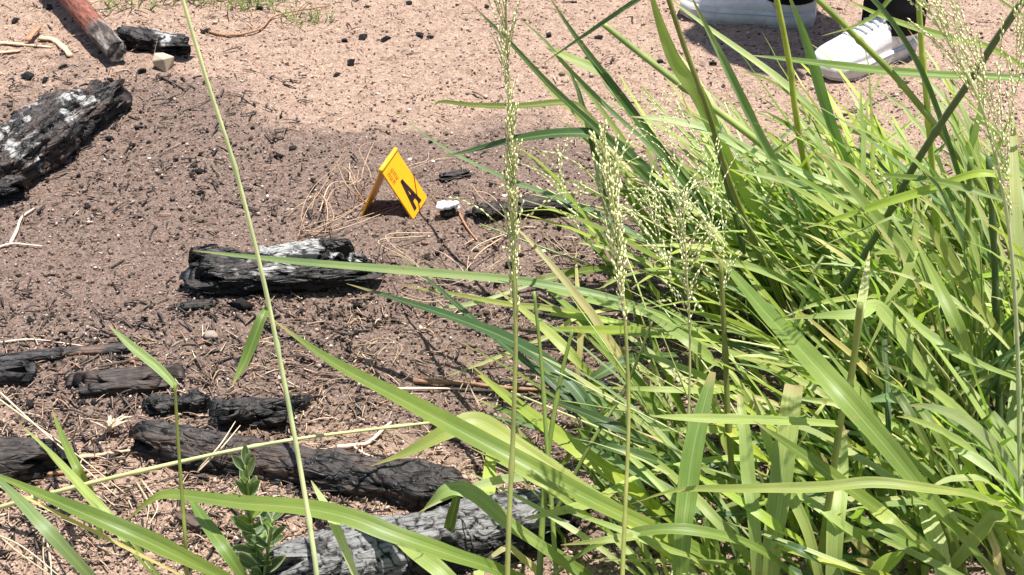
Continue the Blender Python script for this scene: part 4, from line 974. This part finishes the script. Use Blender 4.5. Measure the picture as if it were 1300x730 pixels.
HB(C_E, [(238, 628, .12), (262, 664, .14), (290, 704, .13), (325, 755, .06)], 17, 'g', .3, tipw=.2)
HB(C_E, [(-20, 606, .23), (80, 655, .24), (170, 700, .2), (270, 750, .1)], 5, 's', .3)
HB(C_E, [(60, 575, .15), (100, 620, .17), (160, 690, .15), (220, 760, .05)], 5, 'l', .3)
HB(C_E, [(395, 610, .16), (415, 645, .19), (432, 682, .19), (455, 740, .14)], 12, 'p', .2, tipw=.1)
HC(C_E, [(600, 530, .10), (560, 535, .11), (400, 554, .14), (300, 571, .15), (200, 593, .14), (100, 617, .11), (0, 644, .06), (-60, 665, .0)], 7, 'p', 4, .5)
HB(C_D, [(790, 337, .12), (745, 343, .15), (700, 352, .16), (672, 360, .15)], 13, 'o', .4)
HB(C_D, [(540, 392, .08), (600, 385, .11), (672, 362, .14)], 6, 'p', .4)
HB(C_D, [(505, 362, .06), (570, 372, .10), (640, 385, .13), (700, 392, .14), (800, 412, .14), (900, 440, .08)], 8, 'l', .5)
HB(C_D, [(676, 362, .15), (740, 378, .18), (830, 400, .18), (920, 435, .10)], 11, 'l', .4)
HB(C_D, [(660, 418, .12), (740, 418, .17), (830, 422, .19), (920, 432, .17), (980, 460, .08)], 14, 'y', .4)
HB(C_D, [(690, 398, .12), (740, 402, .15), (800, 412, .15)], 10, 'y', .4)
HB(C_D, [(720, 500, .12), (760, 475, .15), (800, 455, .16), (860, 450, .13)], 14, 'd', .4)
HB(C_D, [(560, 480, .02), (620, 458, .06), (700, 425, .10), (740, 400, .12), (850, 380, .10)], 6, 'p', .4)
HB(C_A, [(1020, 290, 2.1), (1070, 275, 2.08), (1120, 258, 2.05), (1180, 240, 2.03), (1240, 220, 2.0), (1285, 225, 2.0)], 13, 'y', .5)
HB(C_A, [(1296, 262, 1.95), (1230, 240, 1.97), (1180, 228, 2.0), (1120, 222, 2.05)], 11, 'g', .5)
HB(C_F, [(1160, 260, 2.0), (1190, 305, 2.0), (1220, 350, 2.0), (1250, 395, 2.0), (1290, 450, 2.02)], 17, 'l', .3)
HB(C_F, [(1205, 480, 1.95), (1240, 470, 1.93), (1270, 455, 1.9), (1320, 430, 1.88)], 10, 'd', .5)
HB(C_A, [(1000, 405, .34), (1050, 400, .37), (1090, 398, .38), (1112, 388, .38), (1140, 420, .35), (1180, 480, .28), (1230, 560, .14)], 18, 'l', .3, peak=.5)
HB(C_A, [(1130, 380, .38), (1180, 425, .38), (1230, 455, .36), (1290, 480, .3)], 14, 'l', .5)
HB(C_A, [(1160, 300, .44), (1200, 380, .42), (1230, 450, .36), (1260, 540, .2)], 18, 'g', .4)
HB(C_B, [(1095, 510, .26), (1140, 505, .28), (1180, 530, .27), (1220, 575, .18)], 18, 'b', .3)
HB(C_B, [(1180, 700, .2), (1130, 660, .25), (1100, 640, .22), (1085, 660, .16)], 20, 'l', .3)
HB(C_B, [(1172, 610, 1.76), (1180, 660, 1.707), (1195, 710, 1.653), (1210, 835, 1.6)], 22, 'p', .2, jz=0, tipw=.5)
HB(C_B, [(955, 500, 1.76), (975, 560, 1.72), (1000, 620, 1.68), (1030, 690, 1.64), (1060, 835, 1.6)], 14, 'l', .3, jz=0)
HB(C_B, [(1150, 700, 1.64), (1120, 720, 1.64), (1090, 760, 1.64)], 22, 'y', .3)
HB(C_C, [(800, 560, .17), (850, 600, .20), (900, 650, .20), (960, 720, .14), (1000, 790, .04)], 13, 'l', .4)
HB(C_C, [(700, 730, .12), (760, 690, .2), (830, 672, .25), (900, 676, .25), (970, 700, .2), (1040, 760, .08)], 15, 'g', .4)
HB(C_F, [(1285, 130, 2.3), (1288, 220, 2.22), (1292, 330, 2.14), (1296, 460, 2.05), (1300, 640, 1.94)], 16, 'p', .2, jz=0)
HB(C_F, [(1225, 250, 2.2), (1240, 340, 2.13), (1248, 430, 2.06), (1252, 540, 1.98)], 13, 'l', .2, jz=0)
HB(C_F, [(1298, 400, 2.05), (1290, 500, 1.95), (1284, 600, 1.86), (1282, 720, 1.77)], 18, 'l', .2, jz=0)
HC(C_F, [(1255, 200, 2.05), (1262, 320, 2.05), (1266, 440, 2.04), (1270, 560, 2.02)], 10, 'd', 3, .8)
HC(C_F, [(1232, 200, 2.1), (1228, 300, 2.1), (1226, 400, 2.09), (1230, 500, 2.07)], 9, 'g', 2, .8)
HB(C_A, [(1130, 480, .30), (1170, 520, .32), (1205, 575, .28), (1250, 660, .14)], 12, 'g', .4)
HB(C_A, [(1100, 440, .34), (1140, 500, .34), (1175, 560, .3), (1220, 650, .16)], 11, 'o', .4)
HB(C_B, [(1104, 318, 1.78), (1098, 360, 1.74), (1092, 395, 1.70), (1086, 440, 1.69)], 11, 'p', .3, jz=0, basew=.7)
rh = random.Random(41)
for k in range(75):          # middle layer of long straight blades
    x, y = rh.uniform(740, 1290), rh.uniform(480, 760); Lp = rh.uniform(110, 240); sl = rh.uniform(.25, 1.1) if rh.random() < .8 else rh.uniform(-.3, .2); z1 = rh.uniform(.08, .24)
    dx, dy = Lp/math.hypot(1, sl), Lp*sl/math.hypot(1, sl); bx = x+rh.uniform(20, 70); by = y+rh.uniform(40, 100)
    HB(C_C if x < 930 else (C_B if x < 1150 else C_F), [(x-dx, y-dy, z1*rh.uniform(.7, 1.0)), (x-dx*.6, y-dy*.66, z1*1.08), (x-dx*.25, y-dy*.3, z1), (x, y, z1*.7), (bx, by, .01)], rh.uniform(6, 15), rh.choice('ggllllpbyd'), rh.uniform(.2, .5), jx=rh.uniform(-.3, .3), tipw=rh.choice((.04, .04, .1)))
for k in range(64):          # thin bare stems that cross the clumps
    x, y = rh.uniform(860, 1290), rh.uniform(300, 620); Lp = rh.uniform(160, 330); an = rh.gauss(-2.25, .35); b0 = at(x, y, 0.01); z1 = rh.uniform(.12, .34)
    HC(C_D if x < 980 else (C_A if x < 1180 else C_F), [(x+Lp*math.cos(an), y+Lp*math.sin(an), z1), (x+Lp*.55*math.cos(an)+4, y+Lp*.55*math.sin(an), z1*.72), (x+Lp*.25*math.cos(an), y+Lp*.25*math.sin(an), z1*.36), (x, y, .01)], rh.uniform(3, 6), rh.choice('plgpql'), 2, .4)
HB(C_F, [(1195, 565, .28), (1235, 580, .29), (1275, 610, .25), (1320, 660, .1)], 14, 'p', .4)
HB(C_D, [(820, 180, .24), (850, 210, .26), (880, 250, .25), (920, 310, .18)], 14, 'd', .5)
HB(C_D, [(800, 150, .27), (835, 190, .28), (870, 240, .27), (930, 330, .15)], 9, 'b', .5)
HB(C_D, [(790, 262, .12), (830, 252, .16), (900, 262, .2), (960, 290, .16)], 12, 'l', .4)
HB(C_A, [(800, 148, 2.35), (850, 152, 2.34), (900, 165, 2.33), (960, 195, 2.32), (1020, 220, 2.31), (1090, 240, 2.3)], 13, 'p', .4)
HB(C_A, [(930, 215, 2.25), (990, 228, 2.24), (1050, 242, 2.23), (1110, 262, 2.22), (1200, 310, 2.2)], 12, 'l', .5)
HB(C_A, [(1000, 130, 2.4), (1030, 170, 2.38), (1075, 225, 2.36), (1120, 290, 2.34)], 9, 'p', .5)
HC(C_D, [(907, 170, 2.32), (925, 240, 2.31), (938, 290, 2.3), (950, 360, 2.3)], 9, 'd', 1, .9)
HC(C_B, [(915, 330, 1.9), (921, 450, 1.88), (925, 540, 1.86), (934, 650, 1.83), (946, 750, 1.78)], 9, 'o', 3, .7)
HC(C_C, [(828, 408, 1.86), (812, 450, 1.85), (790, 500, 1.84), (722, 440, 1.86)][:3]+[(752, 560, 1.8), (700, 660, 1.76)], 6, 'o', 1, .5)
HC(C_C, [(727, 418, 1.82), (712, 480, 1.8), (698, 560, 1.77), (690, 640, 1.74), (684, 750, 1.69)], 9, 'g', 2, .5)
HC(C_C, [(678, 370, 1.83), (688, 470, 1.8), (694, 560, 1.76), (700, 640, 1.73), (708, 750, 1.68)], 7, 'g', 2, .6)

# --- separate flowering stems
def panicle(parent, axis, n_br, blen, spread, seeds, sr, col=(.62, .66, .30), up=True, start=0.0, name='seed_head'):
    """branched grass flower head: fine branches carrying small seeds"""
    V = []; F = []; T = []; SV = []; rr = random.Random(int(axis[0].x*1e4)+n_br)
    C = crom(axis, 12); n = len(C)
    for b in range(n_br):
        t = start+(1-start)*(b+rr.random())/n_br; i = min(n-2, int(t*(n-1))); p0 = C[i]; tg = (C[i]-C[i+1]).normalized()
        a = rr.uniform(0, 6.283); side = Vector((math.cos(a), math.sin(a), 0)); L = blen*rr.uniform(.5, 1.15)*(.45+.75*math.sin(math.pi*min(1, max(.06, t))))
        P = []; p = p0.copy(); m = 7
        for j in range(m):
            P.append(p.copy()); s = j/(m-1); d = (tg*(1-.25*s)+side*spread*(1-.2*s)+Vector((0, 0, -.55*s*s*spread*2)))
            p = p+d.normalized()*(L/(m-1))
        o = len(V); tube(P, [.00045]*m, 4, False, V, F); T += [(.35, .40, .14)]*(len(V)-o)
        k = max(2, int(seeds*L/blen))
        for s_ in range(k):
            u = (s_+.6)/k*(m-1.001); j = int(u); q = P[j].lerp(P[j+1], u-j); dv = (P[j+1]-P[j]).normalized()
            off = Vector((rr.gauss(0, 1), rr.gauss(0, 1), rr.gauss(0, .6))).normalized()*sr*.8
            SV.append((q+off, (dv+off*90+Vector((0, 0, .1))).normalized(), sr*rr.uniform(.75, 1.2), rr.uniform(.72, 1.18), rr.random()))
    for q, dv, r_, f, h in SV:
        o = len(V); s = dv.orthogonal().normalized(); u = dv.cross(s)
        r_ *= 1.22; V += [q-dv*r_*1.5, q+s*r_*.62, q+u*r_*.62, q-s*r_*.62, q-u*r_*.62, q+dv*r_*1.7]
        F += [(o, o+2, o+1), (o, o+3, o+2), (o, o+4, o+3), (o, o+1, o+4), (o+5, o+1, o+2), (o+5, o+2, o+3), (o+5, o+3, o+4), (o+5, o+4, o+1)]
        c = tuple(min(.9, x*f*1.36) for x in col) if h < .82 else (.80*f, .72*f, .48*f)
        T += [c]*6
    o = child(name, mesh(name, V, F, smooth=False, tint=np.clip(np.array(T), 0, 1)), M['seed'], parent); o['kind'] = 'stuff'; return o

def flower_stem(label, pts, wpx, col, base, group=None, nodes=3, tip=.35):
    b = at(base[0], base[1], 0); t = thing('flowering_plant', label, 'grass plant', (b.x, b.y, gzf(b.x, b.y)), group)
    HC(t, pts+[(base[0], base[1], 0)], wpx, col, nodes, tip); return t
s1 = flower_stem('tall flowering grass stem with dense pale seed spike right of the marker', [(640, -30, 1.62), (645, 90, 1.62), (650, 200, 1.61), (652, 310, 1.60), (655, 430, 1.58), (651, 560, 1.56), (645, 700, 1.53)], 8, 'l', (640, 960))
panicle(s1, [at(638, -40, 1.62), at(644, 60, 1.62), at(648, 160, 1.61)], 34, .05, .28, 10, .0013, (.60, .62, .36))
panicle(s1, [at(648, 140, 1.61), at(651, 240, 1.605), at(652, 330, 1.60), at(655, 445, 1.58)], 62, .050, .17, 15, .0016, (.60, .66, .30))
panicle(s1, [at(652, 250, 1.605), at(653, 330, 1.60)], 5, .085, .9, 12, .0016, (.60, .64, .32))
s2 = flower_stem('flowering grass stem with a loose seed spike before the tangled blades', [(768, 195, 1.66), (780, 270, 1.65), (788, 340, 1.64), (795, 430, 1.62), (798, 530, 1.6), (794, 640, 1.57), (790, 740, 1.54)], 7, 'l', (785, 980))
panicle(s2, [at(766, 185, 1.66), at(778, 260, 1.655), at(786, 330, 1.64), at(794, 415, 1.62)], 52, .055, .24, 14, .0019, (.62, .67, .32))
panicle(s2, [at(770, 215, 1.66), at(784, 320, 1.64)], 9, .10, .95, 12, .0016, (.60, .62, .34))
s3 = flower_stem('thin flowering stem with an open tan seed head among dark blades', [(868, 270, 1.86), (872, 350, 1.85), (876, 430, 1.84), (874, 530, 1.82), (866, 640, 1.79), (852, 740, 1.75)], 5, 'p', (842, 900))
panicle(s3, [at(866, 255, 1.86), at(870, 330, 1.85), at(874, 420, 1.84)], 34, .075, .5, 12, .0017, (.64, .60, .36))
panicle(s3, [at(840, 130, 2.2), at(856, 200, 2.1), at(868, 280, 1.95)], 24, .10, .55, 11, .0014, (.62, .60, .36))
panicle(s3, [at(905, 300, 1.86), at(920, 330, 1.85), at(915, 400, 1.85)], 10, .09, .4, 14, .0016, (.62, .66, .36))
panicle(s3, [at(700, 200, 1.9), at(716, 250, 1.9), at(740, 300, 1.9)], 12, .07, .6, 10, .0014, (.62, .62, .36))
panicle(s3, [at(900, 190, 2.1), at(905, 260, 2.05), at(900, 330, 2.0)], 14, .08, .4, 12, .0014, (.60, .63, .34))
panicle(s3, [at(820, 250, 1.95), at(840, 320, 1.92), at(860, 390, 1.88)], 16, .07, .4, 12, .0014, (.62, .62, .36))
s4 = flower_stem('tall seeding stem with spreading pale green seed branches by the sneakers', [(1150, -40, 1.75), (1190, 30, 1.76), (1235, 110, 1.77), (1262, 190, 1.78), (1282, 300, 1.78), (1292, 450, 1.77), (1296, 620, 1.74)], 7, 'p', (1310, 850))
panicle(s4, [at(1150, -45, 1.75), at(1190, 30, 1.76), at(1235, 112, 1.77), at(1264, 200, 1.78)], 30, .11, .34, 20, .0018, (.66, .70, .36))
panicle(s4, [at(1215, 20, 1.75), at(1250, 100, 1.76), at(1275, 200, 1.77), at(1286, 280, 1.78)], 22, .10, .26, 20, .0018, (.66, .70, .36))
panicle(s4, [at(1296, -20, 1.75), at(1290, 80, 1.76), at(1284, 180, 1.77)], 14, .09, .22, 18, .0018, (.62, .66, .34))
s5 = flower_stem('bare straight grass stem with one hanging leaf crossing the split log', [(226, -20, 1.58), (262, 100, 1.575), (298, 212, 1.57), (332, 345, 1.56), (352, 440, 1.55), (375, 560, 1.53), (392, 660, 1.51), (404, 745, 1.49)], 7.5, 'q', (432, 980), nodes=3, tip=.6)
HB(s5, [(295, 489, 1.50), (312, 455, 1.52), (330, 408, 1.54), (340, 388, 1.56)], 14, 'g', .5, basew=.3)
s6 = flower_stem('short upright grass stem with one slanting leaf beside the dark log', [(222, 486, 1.74), (226, 560, 1.73), (232, 640, 1.71), (236, 700, 1.69)], 6, 'g', (240, 790), nodes=1, tip=.6)
HB(s6, [(138, 413, 1.80), (168, 440, 1.78), (200, 466, 1.76), (223, 490, 1.74)], 12, 'g', .4, basew=.7)

# --- broad-leaved weed
wb = atg(330, 760); wd = thing('leafy_weed', 'small leafy weed with pale-edged oval leaves before the logs', 'weed', wb)
M['weed'] = leaf_material(.9); M['weed'].name = 'weed_leaf'
def weed_leaf(p, az, el, L, wv_, cup=.3):
    d = Vector((math.sin(az)*math.cos(el), math.cos(az)*math.cos(el), math.sin(el))); C = []; q = p.copy(); m = 8
    for j in range(m):
        C.append(q.copy()); q = q+(d+Vector((0, 0, -.5*(j/m)**2))).normalized()*L/(m-1)
    W_ = [wv_*max(.08, math.sin(math.pi*min(.97, .06+.94*j/(m-1)))**.8) for j in range(m)]
    V, F, UV = ribbon(C[::-1], W_[::-1], Vector((0, -.5, 1)).normalized(), cup*2, (rnd.uniform(-.4, .4),)*2, .08)
    o = child('leaf', mesh('leaf', V, F, uv=UV), M['weed'], wd); o.color = tone(rnd.choice('wwwg'), .15)
ptop = at(312, 590, 1.735); C = crom([ptop, at(318, 650, 1.74), at(326, 700, 1.745), wb], 8)
V, F = tube(C, [.0022]*len(C), 6); o = child('stem', mesh('stem', V, F), M['stem'], wd); o.color = tone('g')
for k in range(30):
    i = min(len(C)-1, int(k/30*len(C))); az = k*2.4; weed_leaf(C[i], az, 1.15-.03*k+rnd.uniform(-.15, .15), .026+.0008*k, .011+.0003*k)
P2 = crom([at(346, 660, 1.72), at(338, 710, 1.735), wb], 6); V, F = tube(P2, [.002]*len(P2), 6); o = child('stem', mesh('stem', V, F), M['stem'], wd); o.color = tone('g')
for k in range(14): weed_leaf(P2[min(len(P2)-1, k)], k*2.4+1, .9+rnd.uniform(-.2, .2), .036, .014)

# --- small tufts on the far sand
def tuft(px, py, n_, label, H=(.04, .10), wd_=(.002, .005)):
    t = clump(label, px, py, None, 'grass_tuft'); b = Vector(t.location); V = []; F = []; UV = []
    for k in range(n_):
        q = b+Vector((rg.gauss(0, .035), rg.gauss(0, .03), 0)); q.z = gzf(q.x, q.y); az = rg.uniform(0, 6.28); e = rg.uniform(.2, 1.0); L = rg.uniform(*H); P = []
        for j in range(6):
            P.append(q.copy()); e2 = e+j*.18; q = q+Vector((math.sin(az)*math.sin(e2), math.cos(az)*math.sin(e2), math.cos(e2)))*L/5
        v, f, uv = ribbon(P[::-1], wprof(6, rg.uniform(*wd_), .1, .7), Vector((0, -.4, 1)).normalized(), .3); o = len(V); V += v; F += [tuple(i+o for i in x) for x in f]; UV += uv
    o = child('blades', mesh('blades', V, F, uv=UV), M['leaf'], t); o.color = tone('o'); o['kind'] = 'stuff'
tuft(300, 10, 34, 'small sparse green grass tuft behind the glossy charcoal block')
tuft(345, 4, 34, 'low green grass tuft next to the bent dead twig')
tuft(385, 30, 30, 'thin green grass tuft crossed by the bent dead twig', (.03, .07))
tuft(160, 4, 40, 'low green grass tuft beside the reddish pole')
tuft(250, -6, 60, 'green grass tuft growing behind the pale stone and charcoal')
